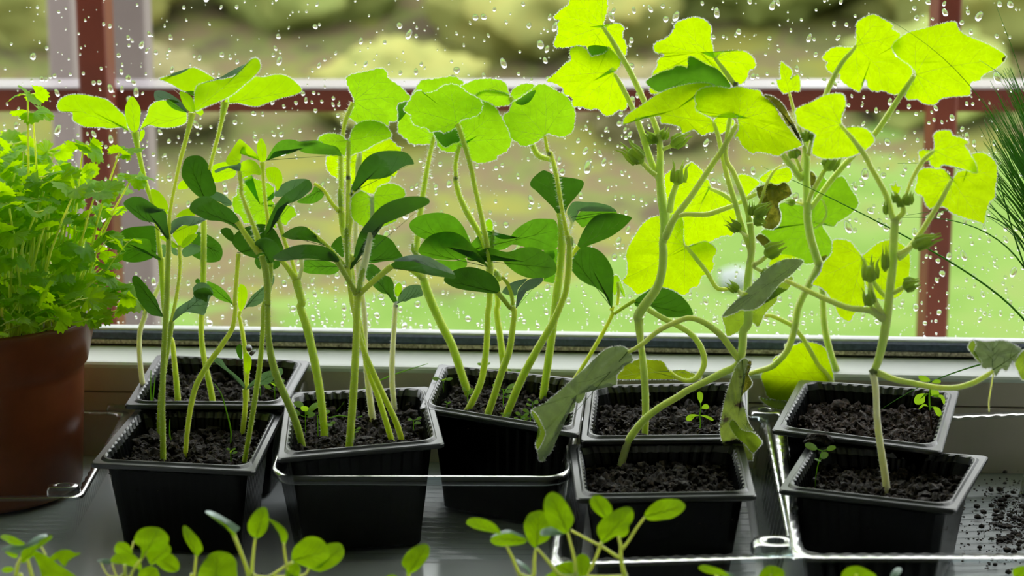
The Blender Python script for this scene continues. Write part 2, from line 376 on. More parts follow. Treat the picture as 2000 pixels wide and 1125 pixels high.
for s in ('a 495,30,24 a 565,200,34 a 515,150,20 a 622,300,32 a 518,278,22 a 312,232,26 a 313,608,24 a 438,645,26 a 236,162,18 a 365,128,18 a 863,660,22 a 1062,535,28 a 25,180,22',
          'a 42,305,26 a 555,725,18 a 555,805,18 a 640,300,14 a 375,745,16 a 265,605,16 a 333,665,16 a 887,135,22 a 850,20,18',
          'b 312,25,26 b 425,78,24 b 372,45,20 b 735,72,30 b 908,310,24 b 765,403,20 b 998,435,24 b 1023,105,22 b 928,360,20 b 855,380,22 b 690,28,22 b 985,305,20 b 232,555,18 b 885,580,20 b 612,460,16 b 1045,368,18',
          'e 62,360,22 e 225,395,24 e 85,30,20 e 110,295,18 e 190,315,16 e 232,318,18 e 48,232,18 e 798,75,22 e 430,20,20 e 828,725,20 e 943,920,26',
          'd 105,640,16 d 545,703,16 d 970,705,30 d 1018,940,30 d 812,935,16 d 898,825,16 d 758,785,16 d 1005,1060,20 d 880,1085,18',
          'f 265,940,34 f 510,1000,34 f 808,915,32 f 712,1075,32 f 445,925,22 f 450,1060,22 f 215,700,26 f 985,910,18 f 995,828,20 f 605,365,18 f 128,1085,18 f 60,935,18',
          'i 873,90,20 i 120,75,22 i 270,920,26 i 710,780,24 i 735,850,20 i 958,1065,26 i 705,1025,18 i 1025,1060,18 i 235,845,18 i 620,105,20 i 365,820,12',
          'j 780,335,32 j 132,915,32 j 35,1065,32 j 1075,970,26 j 1085,795,30 j 318,825,20 j 312,910,20 j 665,245,20',
          'k 963,320,26 k 1022,340,22 k 925,560,26 k 335,985,34 k 205,392,20 k 908,435,20 k 900,760,22 k 580,305,24 k 487,1080,26 k 780,255,16 k 878,318,16 k 290,1040,20 k 832,325,16',
          'l 600,905,30 l 675,985,26 l 917,45,26 l 940,140,34 l 540,125,34 l 298,1030,24 l 688,295,26 l 687,488,34 l 90,125,22 l 705,75,22 l 825,65,24 l 55,445,26 l 352,1105,26 l 502,948,18 l 355,935,18 l 445,860,16 l 765,880,20 l 70,360,24 l 420,1105,14',
          'm 112,235,26 m 38,155,30 m 138,695,26 m 198,712,22 m 103,935,26 m 298,712,20 m 1017,500,28 m 948,487,20 m 712,500,30 m 255,175,16 m 235,615,14 m 85,810,20 m 530,320,16 m 720,420,20 m 532,318,14 m 765,585,20',
          'n 770,298,24 n 78,195,24 n 112,485,20 n 122,572,20 n 685,480,16 n 625,740,18 n 595,592,14 n 557,460,16 n 605,470,14 n 108,735,22 n 120,655,18 n 378,745,18 n 327,670,18 n 930,140,18',
          'q 205,45,26 q 238,145,34 q 600,95,34 q 760,232,28 q 575,272,22 q 112,65,22 q 495,25,20 q 898,560,18 q 970,540,18 q 988,280,24',
          'p 795,118,22 p 1008,115,22 p 248,180,16 p 1073,45,16 p 780,20,16 p 1015,52,16 p 665,212,14',
          's 425,25,24 s 1062,900,26 s 775,530,18 s 765,975,24 s 970,370,24 s 1108,405,24 s 665,395,22 s 565,245,24 s 800,440,16 s 1075,750,20 s 920,910,30 s 970,775,16 s 1080,630,14',
          't 690,70,24 t 728,645,24 t 640,595,18 t 523,45,20 t 990,22,22 t 1050,25,26 t 818,68,18 t 495,585,20 t 810,570,14 t 845,570,14 t 632,658,14 t 460,958,18 t 355,965,24 t 150,135,16 t 105,208,16 t 812,750,20 t 535,98,20 t 540,770,16 t 975,200,18 t 242,680,14',
          'u 683,1010,34 u 575,1010,34 u 495,1048,28 u 745,920,22 u 1035,1015,20 u 440,1020,18 u 800,880,16 u 735,870,16 u 908,1050,18 u 870,900,20 u 237,413,20 u 707,135,22 u 760,188,24 u 835,810,22 u 595,8,28 u 468,18,18 u 523,32,16',
          'v 38,680,18 v 440,660,22 v 220,678,18 v 598,628,18 v 685,672,26 v 322,745,14 v 555,730,14 v 605,715,16 v 900,760,18 v 958,748,12 v 1065,285,22 v 1060,408,16 v 545,98,20 v 790,578,18 v 1055,665,16 v 435,758,12 v 225,625,12',
          'x 245,20,16 x 300,60,20 x 368,45,12 x 575,60,26 x 455,45,12 x 645,40,12 x 780,22,14 x 745,22,12 x 170,76,14 x 922,48,16 x 1065,60,20 x 45,68,14 x 432,85,18 x 785,75,16 x 1020,25,14',
          'K 120,95,24 K 690,160,24 K 813,195,26 K 232,55,18 K 572,165,18 K 857,335,18 K 775,250,20 K 1088,405,18 K 915,135,18 K 33,122,16 K 795,388,16 K 930,275,18 K 855,1083,18 K 800,1100,18'):
    big += parse(s)
big = [q for q in big if q[1] < 640]
rnd = []
q_ = random.Random(11)
def ok(x, y, r_, lst):
    return all((x-a)**2+(y-b)**2 > (r_+c)**2*1.15 for a, b, c in lst)
cells = {}
def near(x, y):
    cx, cy_ = int(x//40), int(y//40)
    return [t for i in (-1, 0, 1) for j in (-1, 0, 1) for t in cells.get((cx+i, cy_+j), ())]
drops = []
def add(x, y, r_):
    if not ok(x, y, r_, near(x, y)): return False
    cells.setdefault((int(x//40), int(y//40)), []).append((x, y, r_)); drops.append((x, y, r_)); return True
for x, y, w_ in big: add(x, y, w_*.66)
for _ in range(6200):
    x = q_.uniform(-60, 2060); y = q_.uniform(-60, 666)
    if x < 230: lim = 652
    lim = 645+(x-200)*.0148
    if y > lim-2: continue
    dens = .42+.25*(y > 250)+1.0*max(0, (y-470)/180)
    if q_.random() > dens*.75: continue
    r_ = (.8+q_.expovariate(1/(1.3 if y > 480 else 1.8)))
    r_ = min(r_, 6 if y > 470 else 7.5)
    add(x, y, r_)
drops.sort(key=lambda t: -t[2])
DM = []
for k, (v, f) in enumerate(DOMES):
    me = bpy.data.meshes.new('raindrop'); me.from_pydata([tuple(t) for t in v], [], f); me.materials.append(MATS['water'])
    me.polygons.foreach_set('use_smooth', [True]*len(me.polygons)); DM.append(me)
B3 = Matrix((-WU, Vector((0, 0, 1)), WV)).transposed()      # local x,y on the pane, z outwards
small = MB()
for k, (x, y, r_) in enumerate(drops):
    c = glass_hit(x, y); s_ = r_*mpp(c); kk = q_.randrange(9); ang = q_.uniform(-.5, .5)
    rot = Matrix.Rotation(ang, 3, 'Z')
    if k < 295:
        o = bpy.data.objects.new('raindrop', DM[kk]); COL.objects.link(o)
        M = Matrix.Translation(c) @ (B3 @ rot).to_4x4() @ Matrix.Scale(s_, 4)
        o.parent = pane; o.matrix_world = M
        o.matrix_parent_inverse = Matrix.Identity(4); o.matrix_basis = M
    else:
        v, f = DOMES[kk]; b = len(small.v)
        small.v += [c+(B3 @ (rot @ t))*s_ for t in v]; small.f += [tuple(b+t for t in ff) for ff in f]
small.build('fine_raindrops', 'water', pane, kind='stuff')
# ---- outdoors
gm = MB()
def gz(Y): return -1.25+min(max(0, Y-8.5), 14)*.28
nx, ny = 30, 60
for j in range(ny+1):
    for i in range(nx+1):
        Y = 1.6+j/ny*58; X = (-1+2*i/nx)*(6+Y*.55)
        gm.v.append(Vector((X, Y, gz(Y)+.12*noise.noise(Vector((X*.3, Y*.3, 0))))))
for j in range(ny):
    for i in range(nx):
        a = j*(nx+1)+i; gm.f.append((a, a+1, a+nx+2, a+nx+1))
tag(gm.build('garden_ground', 'garden_ground'), 'blurred lawn and bare beds of the garden outside', kind='structure')
def post(name, px0, px1, Y, dep, z0, z1, mat, label, cat, group=None):
    a = P(px0, 330, Y).x; b = P(px1, 330, Y).x; m_ = MB(); m_.box(a, b, Y, Y+dep, z0, z1)
    o = m_.build(name, mat, smooth=False)
    bv = o.modifiers.new('bevel', 'BEVEL'); bv.width = .003; bv.segments = 2
    return tag(o, label, cat, group)
post('wooden_post', 160, 216, 1.92, .045, -1.3, 1.3, 'post_wood', 'red-brown wooden post outside the glass at the left, beside the celery seedlings', 'post')
post('wooden_post', 1820, 1866, 1.90, .045, -1.3, 1.3, 'post_wood', 'red-brown wooden post outside the glass at the right, behind the chives', 'post')
post('pale_post', 222, 292, 2.25, .05, -1.3, 1.3, 'pale_post', 'blurred pale pink painted post just right of the left red-brown post', 'post')
post('pale_post', 105, 152, 2.6, .05, -1.3, 1.3, 'pale_post', 'blurred pale grey post just left of the left red-brown post', 'post')
bm_ = MB(); zt = P(1000, 172, 1.97).z; zb = P(1000, 218, 1.97).z
bm_.box(-1.3, 1.3, 1.97, 2.06, zb, zt-.001)
beam = tag(bm_.build('wooden_beam', 'post_wood', smooth=False), 'horizontal red-brown wooden rail outside the glass with sky light painted on its wet top', 'rail')
bt = MB(); bt.box(-1.3, 1.3, 1.968, 2.062, zt-.001, zt+.001); bt.build('lit_top', 'beam_top_lit', beam, False)  # pale sheet that paints the reflected sky onto the wet rail
def crown(name, c, rx, rz, mat, label, cat, group, seed):
    root = empty(name, (c[0], c[1], gz(c[1]))); tag(root, label, cat, group)
    bm = bmesh.new(); bmesh.ops.create_icosphere(bm, subdivisions=4, radius=1)
    for v in bm.verts:
        n_ = v.co.normalized(); k = 1+.30*noise.noise(n_*2.1+Vector((seed, 0, 0)))+.18*noise.noise(n_*5+Vector((0, seed, 0)))
        v.co = Vector((n_.x*rx*k, n_.y*rx*k, n_.z*rz*k))+Vector((c[0], c[1], c[2]))
    me = bpy.data.meshes.new('foliage'); bm.to_mesh(me); bm.free(); me.materials.append(MATS[mat])
    me.polygons.foreach_set('use_smooth', [True]*len(me.polygons))
    o = bpy.data.objects.new('foliage', me); COL.objects.link(o); o.parent = root; o.matrix_parent_inverse = Matrix.Translation(root.location).inverted()
    t = MB(); t.tube([Vector((c[0], c[1], root.location.z-.1)), Vector((c[0], c[1], c[2]))], [rx*.09, rx*.06]); t.build('trunk', 'bark', root)
q_ = random.Random(3)
for k, (X, Y, rx, rz, mt) in enumerate([(-2.7,11.8,.75,.5,'bush_olive'),(-1.3,12.0,.6,.42,'bush_green'),(.25,11.6,.7,.42,'bush_olive'),(1.5,12.1,.7,.5,'bush_green'),(2.8,11.7,.75,.55,'bush_olive'),
     (-1.9,10.2,.40,.26,'bush_brown'),(-.6,10.3,.42,.27,'bush_olive'),(.75,10.1,.36,.24,'bush_brown'),(2.2,10.4,.42,.30,'bush_green'),
     (-6,18,1.7,1.6,'bush_green'),(-2.5,19,1.7,1.6,'bush_olive'),(1.2,19.5,1.7,1.6,'bush_green'),(4.8,18.5,1.7,1.6,'bush_olive'),(8.4,18,1.7,1.6,'bush_green')]):
    g0 = gz(Y)
    desc = ['far left olive bush behind the left posts, blurred','blurred green bush behind the sunflower tops','blurred olive bush behind the middle squash leaves','blurred green bush behind the top vine leaves','blurred green bush behind the chives',
      'low blurred brown bush at the left garden bed','low blurred olive bush left of the middle bed','low blurred brown bush in the middle bed','low blurred olive bush right of the middle bed',
      'farthest green tree at left beyond the bushes','farthest olive tree left of centre','farthest green tree right of centre','farthest olive tree at right','farthest green tree at the right edge'][k]
    crown('garden_bush' if k < 9 else 'garden_tree', (X, Y, g0+rz*.6), rx, rz, mt, desc, 'bush' if k < 9 else 'tree', 'blurred greenery of the garden', k*3.1)
def blur_patch(px, py, sx, sz, label):  # blobs put in for pale blurs of unknown kind
    c = PZ(px, py, -1.2); s_ = mpp(c)
    bm = bmesh.new(); bmesh.ops.create_icosphere(bm, subdivisions=3, radius=1)
    for v in bm.verts:
        k = 1+.2*noise.noise(v.co*1.5+c); v.co = Vector((v.co.x*sx*s_*k, v.co.y*sx*s_*k, v.co.z*sz*s_*k))
    me = bpy.data.meshes.new('pale_patch'); bm.to_mesh(me); bm.free(); me.materials.append(MATS['patch']); me.polygons.foreach_set('use_smooth', [True]*len(me.polygons))
    o = bpy.data.objects.new('pale_patch', me); COL.objects.link(o); o.location = c; tag(o, label, 'patch', 'pale blurred patches on the lawn')
blur_patch(1436, 545, 34, 26, 'pale blurred stone on the lawn behind the middle of the vines')
blur_patch(1692, 385, 30, 24, 'pale blurred stone behind the crossing right-hand vine stalks')
blur_patch(1478, 320, 46, 20, 'long pale blurred stone behind the dead vine leaf')
blur_patch(1205, 470, 22, 22, 'small pale blurred stone right of the round squash leaves')

# ================================================================ pots and trays
def bil(c4, u, v):
    a, b, c, d = c4      # FL FR BR BL
    return (a*(1-u)+b*u)*(1-v)+(d*(1-u)+c*u)*v
def rpath(r_, ins, n):
    """rounded unit square, n points a side; returns (u, v, side normal)"""
    pts = []; lo, hi = ins, 1-ins
    for sgn, (cx, cy_), a0 in ((0, (hi-r_, lo+r_), -PI/2), (1, (hi-r_, hi-r_), 0), (2, (lo+r_, hi-r_), PI/2), (3, (lo+r_, lo+r_), PI)):
        m_ = 6
        for k in range(m_+1):
            a = a0+k/m_*PI/2; pts.append((cx+r_*math.cos(a), cy_+r_*math.sin(a), math.cos(a), math.sin(a)))
        nxt = {0: (hi, lo+r_, hi, hi-r_, 1, 0), 1: (hi-r_, hi, lo+r_, hi, 0, 1), 2: (lo, hi-r_, lo, lo+r_, -1, 0), 3: (lo+r_, lo, hi-r_, lo, 0, -1)}[sgn]
        for k in range(1, n):
            t = k/n; pts.append((nxt[0]*(1-t)+nxt[2]*t, nxt[1]*(1-t)+nxt[3]*t, nxt[4], nxt[5]))
    return pts
def ring(c4, r_, ins, dz, n=44, rib=0, per=4, zabs=None):
    o = []
    for k, (u, v, nx_, ny_) in enumerate(rpath(r_, ins, n)):
        if rib:
            q = rib*(1 if (k//(per//2)) % 2 else 0); u -= nx_*q; v -= ny_*q
        p = bil(c4, u, v)
        p = Vector((p.x, p.y, zabs if zabs is not None else p.z+dz)); o.append(p)
    return o
POTS = {}
def pot(key, corners, zs, label, zb=.0015, brown=False, seed=0, level=.012):
    c4 = [PZ(x, y, z_) for (x, y), z_ in zip(corners, zs)]
    ctr = sum(c4, Vector())/4
    root = empty('seedling_pot', (ctr.x, ctr.y, zb)); tag(root, label, 'pot', 'black square plastic seedling pots')
    m_ = MB(); h = ctr.z-zb
    R_ = lambda *a, **k: ring(c4, *a, **k)
    rs = [R_(.05, .135, 0, zabs=zb+.0012), R_(.06, .125, -h+.010, rib=.003), R_(.08, .066, -.006, rib=.003),
          R_(.07, .052, -.0035)]
    fl = [R_(.07, .052, -.0035), R_(.03, .008, -.0030), R_(.022, .0, -.0022), R_(.022, .0, -.0004), R_(.03, .006, .0003), R_(.07, .036, .0002),
          R_(.085, .046, .0014), R_(.095, .052, .0014), R_(.095, .057, .0006, rib=.009), R_(.10, .068, -.003, rib=.010)]
    b_ = len(rs); m_.rings(rs, True, False); f2 = MB(); f2.rings(fl, False, False); f2.build('pot_rim', 'rim_plastic', root, smooth=False)
    rs = [R_(.10, .068, -.003, rib=.010), R_(.10, .082, -.010, rib=.009), R_(.10, .112, -.03, rib=.006)]
    m_.rings(rs, False, True)
    m_.build('pot_body', 'black_plastic', root, smooth=False)
    s = MB(); n = 64; q = random.Random(seed)
    for j in range(n+1):
        for i in range(n+1):
            u = .084+.832*i/n; v = .084+.832*j/n; p = bil(c4, u, v)
            X = Vector((p.x*90, p.y*90, seed*3.3)); e = min(i, j, n-i, n-j)/n
            hgt = noise.noise(X*.5)*.004+noise.noise(X*1.3)*.005+abs(noise.noise(X*2.6))*.006+abs(noise.noise(X*6))*.003-.003
            k = .07+.0
            cu, cv = min(max(u, 0), 1), min(max(v, 0), 1)
            # pull the corners in so the soil follows the rounded wall
            for (a_, b_) in ((0, 0), (1, 0), (1, 1), (0, 1)):
                pass
            s.v.append(Vector((p.x, p.y, p.z-level+hgt-.0025*max(0, 1-e*9))))
    for j in range(n):
        for i in range(n):
            if (min(i, n-1-i)+min(j, n-1-j)) < 3: continue
            a = j*(n+1)+i; s.f.append((a, a+1, a+n+2, a+n+1))
    so = s.build('soil', 'soil_brown' if brown else 'soil', root)
    cl = MB()
    for _ in range(620):
        u = q.uniform(.10, .90); v = q.uniform(.10, .90)**1.0; p = bil(c4, u, v)
        r_ = .0006+min(.0036, q.expovariate(1/.0007))
        c = Vector((p.x, p.y, p.z-level+.001+noise.noise(Vector((p.x*45, p.y*45, seed*1.65)))*.0035+r_*.2))
        bm = ICO[0] if r_ > .0011 else ICO[2]; ax = Vector((q.uniform(.7, 1.4), q.uniform(.7, 1.4), q.uniform(.6, 1)))
        rot = Matrix.Rotation(q.uniform(0, 6.3), 3, 'Z') @ Matrix.Rotation(q.uniform(0, 6.3), 3, 'X'); b = len(cl.v)
        off = Vector((q.uniform(0, 50),)*3)
        cl.v += [c+rot @ Vector((t.x*ax.x, t.y*ax.y, t.z*ax.z))*r_*(1+.8*noise.noise(t*1.5+off)+.35*noise.noise(t*4+off)) for t in bm[0]]
        cl.f += [tuple(b+t for t in ff) for ff in bm[1]]
    cl.build('soil_crumbs', 'soil_brown' if brown else 'soil', root, False, 'stuff')
    POTS[key] = (root, c4, ctr.z-level)
    return root
def ico(sub):
    bm = bmesh.new(); bmesh.ops.create_icosphere(bm, subdivisions=sub, radius=1)
    r_ = ([v.co.copy() for v in bm.verts], [tuple(v.index for v in f.verts) for f in bm.faces]); bm.free(); return r_
ICO = [ico(2), ico(2), ico(1)]
pot('A', [(176,906),(498,922),(555,804),(268,796)], [.060]*4, 'black square pot at the front left, standing in front of the left back pot', seed=1)
pot('B', [(243,792),(556,793),(606,705),(306,693)], [.066,.066,.075,.075], 'black square pot at the back left under the window ledge', seed=2)
pot('C', [(541,897),(868,867),(838,755),(559,767)], [.068,.070,.070,.066], 'tilted black square pot in the left half of the large clear tray', seed=3)
pot('D', [(819,797),(1131,849),(1148,742),(857,711)], [.070,.070,.074,.074], 'black square pot at the back right of the large clear tray, crowded with squash seedlings', seed=4)
pot('E', [(1133,862),(1462,858),(1462,746),(1146,753)], [.065,.065,.067,.067], 'black square pot at the back right of centre with coarse crumbly soil', seed=5)
pot('F', [(1125,975),(1478,969),(1452,866),(1111,868)], [.060]*4, 'black square pot at the front right of centre, with one stalk bending right', seed=6)
pot('G', [(1507,840),(1840,883),(1874,763),(1560,742)], [.067,.067,.070,.070], 'black square pot at the back right with reddish brown soil', brown=True, seed=7)
pot('H', [(1520,957),(1868,997),(1931,891),(1578,866)], [.060]*4, 'black square pot at the front right, turned so its left corner faces forward', seed=8)

def tray(corners, z, label, zb=.001, r_=.07, rib=.004, n=60, lip=True, tabs=(), ins=.05, deep=False):
    c4 = [PZ(x, y, z) for x, y in corners]; ctr = sum(c4, Vector())/4
    root = empty('clear_tray', (ctr.x, ctr.y, zb)); tag(root, label, 'tray', 'clear plastic trays under the pots')
    R_ = lambda a, b, dz, **k: ring(c4, a, b, dz, n=n, **k)
    m_ = MB(); h = z-zb
    m_.rings([R_(r_*.8, ins+.02, 0, zabs=zb+.0004), R_(r_*.8, ins+.012, -h+.003, rib=rib), R_(r_, .018, -.004, rib=rib), R_(r_, .016, -.0015)], False, False)
    m_.build('tray_wall', 'clear_plastic', root, True)
    rm = MB()
    if lip:
        rm.rings([R_(r_, .018, -.002), R_(r_, .014, .0005), R_(r_, .008, .0014), R_(r_, .002, .0008), R_(r_, -.001, -.0010), R_(r_, -.001, -.0034), R_(r_, .003, -.0044), R_(r_, .006, -.0040)], False, False)
    else:
        rm.rings([R_(r_, .016, -.0015), R_(r_, .012, .0, rib=.006), R_(r_*.8, -.022, .0002), R_(r_*.8, -.024, -.0012)], False, False)
    rm.build('tray_rim', 'clear_rim', root, True)
    fl = MB()
    nn = 40
    for j in range(nn+1):
        for i in (0, 1):
            u = ins+.06 if i == 0 else 1-ins-.06; v = ins+.03+(1-2*ins-.06)*j/nn; p = bil(c4, u, v)
            fl.v.append(Vector((p.x, p.y, zb+.0003+(.0012 if j % 2 else 0))))
    for j in range(nn): fl.f.append((2*j, 2*j+1, 2*j+3, 2*j+2))
    fl.build('tray_floor', 'clear_plastic', root, False)
    for (px, py, zz, sx, sy) in tabs:
        c = PZ(px, py, zz); t = MB(); k = 28; rs = []
        for rad, dz in ((.45, .0), (.45, .0022), (.55, .0030), (1.0, .0026), (1.12, .0), (1.12, -.003)):
            rs.append([c+Vector((math.copysign(abs(math.cos(2*PI*q/k))**(.7 if rad > .6 else 1), math.cos(2*PI*q/k))*sx*rad, math.copysign(abs(math.sin(2*PI*q/k))**(.7 if rad > .6 else 1), math.sin(2*PI*q/k))*sy*rad, dz)) for q in range(k)])
        t.rings(rs, False, False); t.build('snap_tab', 'clear_rim', root)
    return root
tray([(524,934),(1118,936),(1092,745),(596,731)], .057, 'large clear plastic tray in the middle holding two black pots', r_=.09)
tray([(-260,972),(152,970),(247,806),(-110,800)], .035, 'ribbed clear plastic tray under the terracotta pot at the left', rib=.005, lip=False, tabs=[(124,956,.036,.009,.006),(233,796,.036,.008,.006)])
tray([(1085,1098),(1548,1084),(1492,812),(1128,812)], .043, 'clear plastic tray under the two middle right pots', r_=.05, lip=False, rib=.006, tabs=[(1494,808,.045,.010,.010),(1515,1066,.045,.012,.010)])
tray([(1560,1086),(2110,1086),(2030,806),(1520,830)], .050, 'clear ribbed plastic tray at the right holding the two right-hand pots', r_=.07, lip=False, rib=.005, tabs=[(1100,1066,.012,.010,.006)][:0])
# crumbs of soil spilled on the right tray and the sill
cr = MB(); q_ = random.Random(5)
for _ in range(900):
    t = q_.random()
    if t < .62: px = q_.gauss(1975, 28); py = q_.gauss(1015, 34)
    elif t < .85: px = q_.uniform(1875, 2000); py = q_.uniform(935, 1110)
    elif t < .93: px = q_.uniform(1545, 1600); py = q_.uniform(990, 1060)
    else: px = q_.uniform(150, 1100); py = q_.uniform(990, 1125)
    zz = .0026 if px > 1500 else .0002
    c = PZ(px, py, zz)
    if px < 1500 and q_.random() < .6: continue
    r_ = q_.uniform(.0002, .0009) if t > .12 else q_.uniform(.001, .0028); b = len(cr.v)
    if px < 1500: r_ *= .6
    cr.v += [c+Vector((v.x, v.y, v.z*.7))*r_*(1+.4*noise.noise(v*2+c*300)) for v in ICO[2][0]]; cr.f += [tuple(b+v for v in ff) for ff in ICO[2][1]]
tag(cr.build('spilled_soil', 'soil', smooth=False), 'dark crumbs of soil spilled in the right tray and on the sill', 'soil', kind='stuff')
# clod on the rim between the two right pots
def clod(px, py, z_, r_, label):
    c = PZ(px, py, z_); v = [c+Vector((t.x*1.7, t.y, t.z*.7))*r_*(1+.5*noise.noise(t*1.9+c*80)) for t in ICO3[0]]
    tag(mesh('soil_clod', v, ICO3[1], 'soil', smooth=False), label, 'clod')
ICO3 = ico(3)
clod(1600, 858, .066, .0052, 'dark clod of soil lying across the rims of the two right-hand pots')

# terracotta pot
TX, TY = P(184, 618, 1.25).x-.085, 1.25
tp = empty('terracotta_pot', (TX, TY, .0)); tag(tp, 'round terracotta-coloured pot full of celery seedlings at the left edge', 'pot')
def lathe(prof, cx, cy_, n=72):
    return [[Vector((cx+r_*math.cos(2*PI*k/n), cy_+r_*math.sin(2*PI*k/n), z)) for k in range(n)] for r_, z in prof]
m_ = MB(); m_.rings(lathe([(.050,.003),(.0700,.003),(.0712,.006),(.0752,.080),(.0755,.085),(.0780,.0875),(.0838,.114),(.0850,.118),(.0842,.1202),(.0820,.1192),(.0785,.104),(.0760,.090)], TX, TY), True, True)
m_.build('pot_body', 'terracotta', tp)
sm = MB(); sm.rings(lathe([(.0790,.107),(.055,.110),(.030,.109),(.008,.111)], TX, TY, 40), False, True)
for v in sm.v: v.z += .003*noise.noise(v*120)
sm.build('soil', 'soil', tp)

# ================================================================ plants
class Plant:
    def __init__(s, name, label, cat, group, base, pot_key=None, z=None, mat='stem', hairy=1):
        (bx, by, _), = parse(base)
        z = z if z is not None else POTS[pot_key][2]
        b = PZ(bx, by, z); s.Y = b.y; s.root = empty(name, b); tag(s.root, label, cat, group)
        s.mat = mat; s.hair = MB(); s.hairy = hairy; s.hr = random.Random(int(bx*7+by))
    def hairs_along(s, pts, rad, dens, length):
        h = s.hair; q = s.hr
        for i in range(len(pts)-1):
            a, b = pts[i], pts[i+1]; L = (b-a).length; t = (b-a).normalized() if L > 0 else Vector((0, 0, 1)); n = int(L*1000*dens+q.random())
            for _ in range(n):
                f = q.random(); c = a.lerp(b, f); an = q.uniform(0, 2*PI)
                side = t.orthogonal().normalized(); d = (Matrix.Rotation(an, 3, t) @ side); d = (d+t*q.uniform(-.25, .35)).normalized()
                r_ = rad[i]; L_ = length*q.uniform(.5, 1.25); k = len(h.v); w_ = t*(.00013)
                o = c+d*r_*.9; h.v += [o-w_, o+w_, o+d*L_]; h.f.append((k, k+1, k+2))
    def stem(s, path, d0=0, d1=0, mat=None, name='stem', hair=None, sink=0, n=9, parent=None, dm=None):
        pts = parse(path); lw = None; out = []
        keep = pts[:1]
        for q in pts[1:]:            # where one crop hands over to the next, drop points that would double back
            if len(keep) > 1:
                ax, ay = keep[-1][0]-keep[-2][0], keep[-1][1]-keep[-2][1]; bx, by = q[0]-keep[-1][0], q[1]-keep[-1][1]
                if ax*bx+ay*by < -.25*math.hypot(ax, ay)*math.hypot(bx, by): continue
            if math.hypot(q[0]-keep[-1][0], q[1]-keep[-1][1]) > 1.5: keep.append(q)
        pts = keep
        for x, y, w_ in pts:
            lw = w_ if w_ is not None else lw; out.append((x, y, lw))
        if sink:
            x, y, w_ = out[0]; x2, y2, _ = out[1]; L = math.hypot(x2-x, y2-y) or 1
            out.insert(0, (x-(x2-x)/L*sink, y-(y2-y)/L*sink, w_))
        sm_ = catmull(out, 7); cum = [0]
        for a, b in zip(sm_, sm_[1:]): cum.append(cum[-1]+math.hypot(b[0]-a[0], b[1]-a[1]))
        P3 = []; rd = []
        for (x, y, w_), c in zip(sm_, cum):
            t = c/cum[-1]; dd = d0+(d1-d0)*t
            if dm is not None: dd += 4*(dm-(d0+d1)/2)*t*(1-t)
            p = P(x, y, s.Y+dd*.01); P3.append(p); rd.append(max(.4, w_)*.5*mpp(p))
        m_ = MB(); m_.tube(P3, rd, n, .04); o = m_.build(name, mat or s.mat, parent or s.root)
        hv = s.hairy if hair is None else hair
        if hv: s.hairs_along(P3, rd, 5*min(hv, 1.4), .0011+.0008*max(0, hv-1))
        return o, P3
    def leaf(s, outline, hub, d=0, mat='squash', kind='palm', tip=None, tooth=0, gx=0, gy=0, cup=.08, fringe=None, nv=6, vm=None, name='leaf', wave=.03, parent=None, seg=None):
        pts = parse(outline); tl = [k for k in outline.split() if ',' not in k][-1]
        hx, hy, _ = parse(hub, tl)[0]
        n0 = len(pts); per = sum(math.hypot(pts[i][0]-pts[i-1][0], pts[i][1]-pts[i-1][1]) for i in range(n0))
        seg = seg or max(2, min(9, round(per/n0/(2.2 if tooth else 4))))
        ol = catmull([(x, y) for x, y, _ in pts], seg, True)
        area = sum(ol[i-1][0]*ol[i][1]-ol[i][0]*ol[i-1][1] for i in range(len(ol)))/2
        cx = sum((ol[i-1][0]+ol[i][0])*(ol[i-1][0]*ol[i][1]-ol[i][0]*ol[i-1][1]) for i in range(len(ol)))/(6*area)
        cy_ = sum((ol[i-1][1]+ol[i][1])*(ol[i-1][0]*ol[i][1]-ol[i][0]*ol[i-1][1]) for i in range(len(ol)))/(6*area)
        if not inside((cx, cy_), ol): cx, cy_ = hx*.3+cx*.7, hy*.3+cy_*.7
        Rr = math.sqrt(abs(area)/PI)
        sg = 1 if area > 0 else -1
        tooth *= 1.5
        if tooth:
            new = []; L = 0; q = s.hr; per_ = tooth*4.2
            for i in range(len(ol)):
                a = ol[i-1]; b = ol[i]; c = ol[(i+1) % len(ol)]; L += math.hypot(b[0]-a[0], b[1]-a[1])
                tx, ty = c[0]-a[0], c[1]-a[1]; l_ = math.hypot(tx, ty) or 1
                ph = (L/per_) % 1; k = tooth*((1-ph) if ph > .35 else ph/.35*.65)*(1+.3*q.uniform(-1, 1))-tooth*.4
                new.append((b[0]+sg*ty/l_*k, b[1]-sg*tx/l_*k))
            ol = new
        def depth(x, y):
            dx, dy = x-hx, y-hy; r2 = (dx*dx+dy*dy)/(Rr*Rr)
            wv = wave*Rr*(noise.noise(Vector((x*.035, y*.035, s.Y*9)))*1.6+noise.noise(Vector((x*.09, y*.09, 3)))*.6)
            return s.Y+d*.01+(gx*dx+gy*dy+cup*Rr*r2*.5+wv)*3.2e-4
        def pos(x, y, off=0): return P(x, y, depth(x, y)-off)
        ts = (.0, .3, .58, .80, .94, 1.0); v = [pos(cx, cy_)]; uv = [(cx/100, cy_/100)]; f = []; n = len(ol)
        for t in ts[1:]:
            for x, y in ol:
                X, Y_ = cx+(x-cx)*t, cy_+(y-cy_)*t; v.append(pos(X, Y_)); uv.append((X/100, Y_/100))
        for i in range(n): f.append((0, 1+i, 1+(i+1) % n))
        for k in range(len(ts)-2):
            for i in range(n):
                j = (i+1) % n; f.append((1+k*n+i, 1+(k+1)*n+i, 1+(k+1)*n+j, 1+k*n+j))
        lo = mesh(name, v, f, mat, parent or s.root, True, uv)
        # veins
        vb = MB()
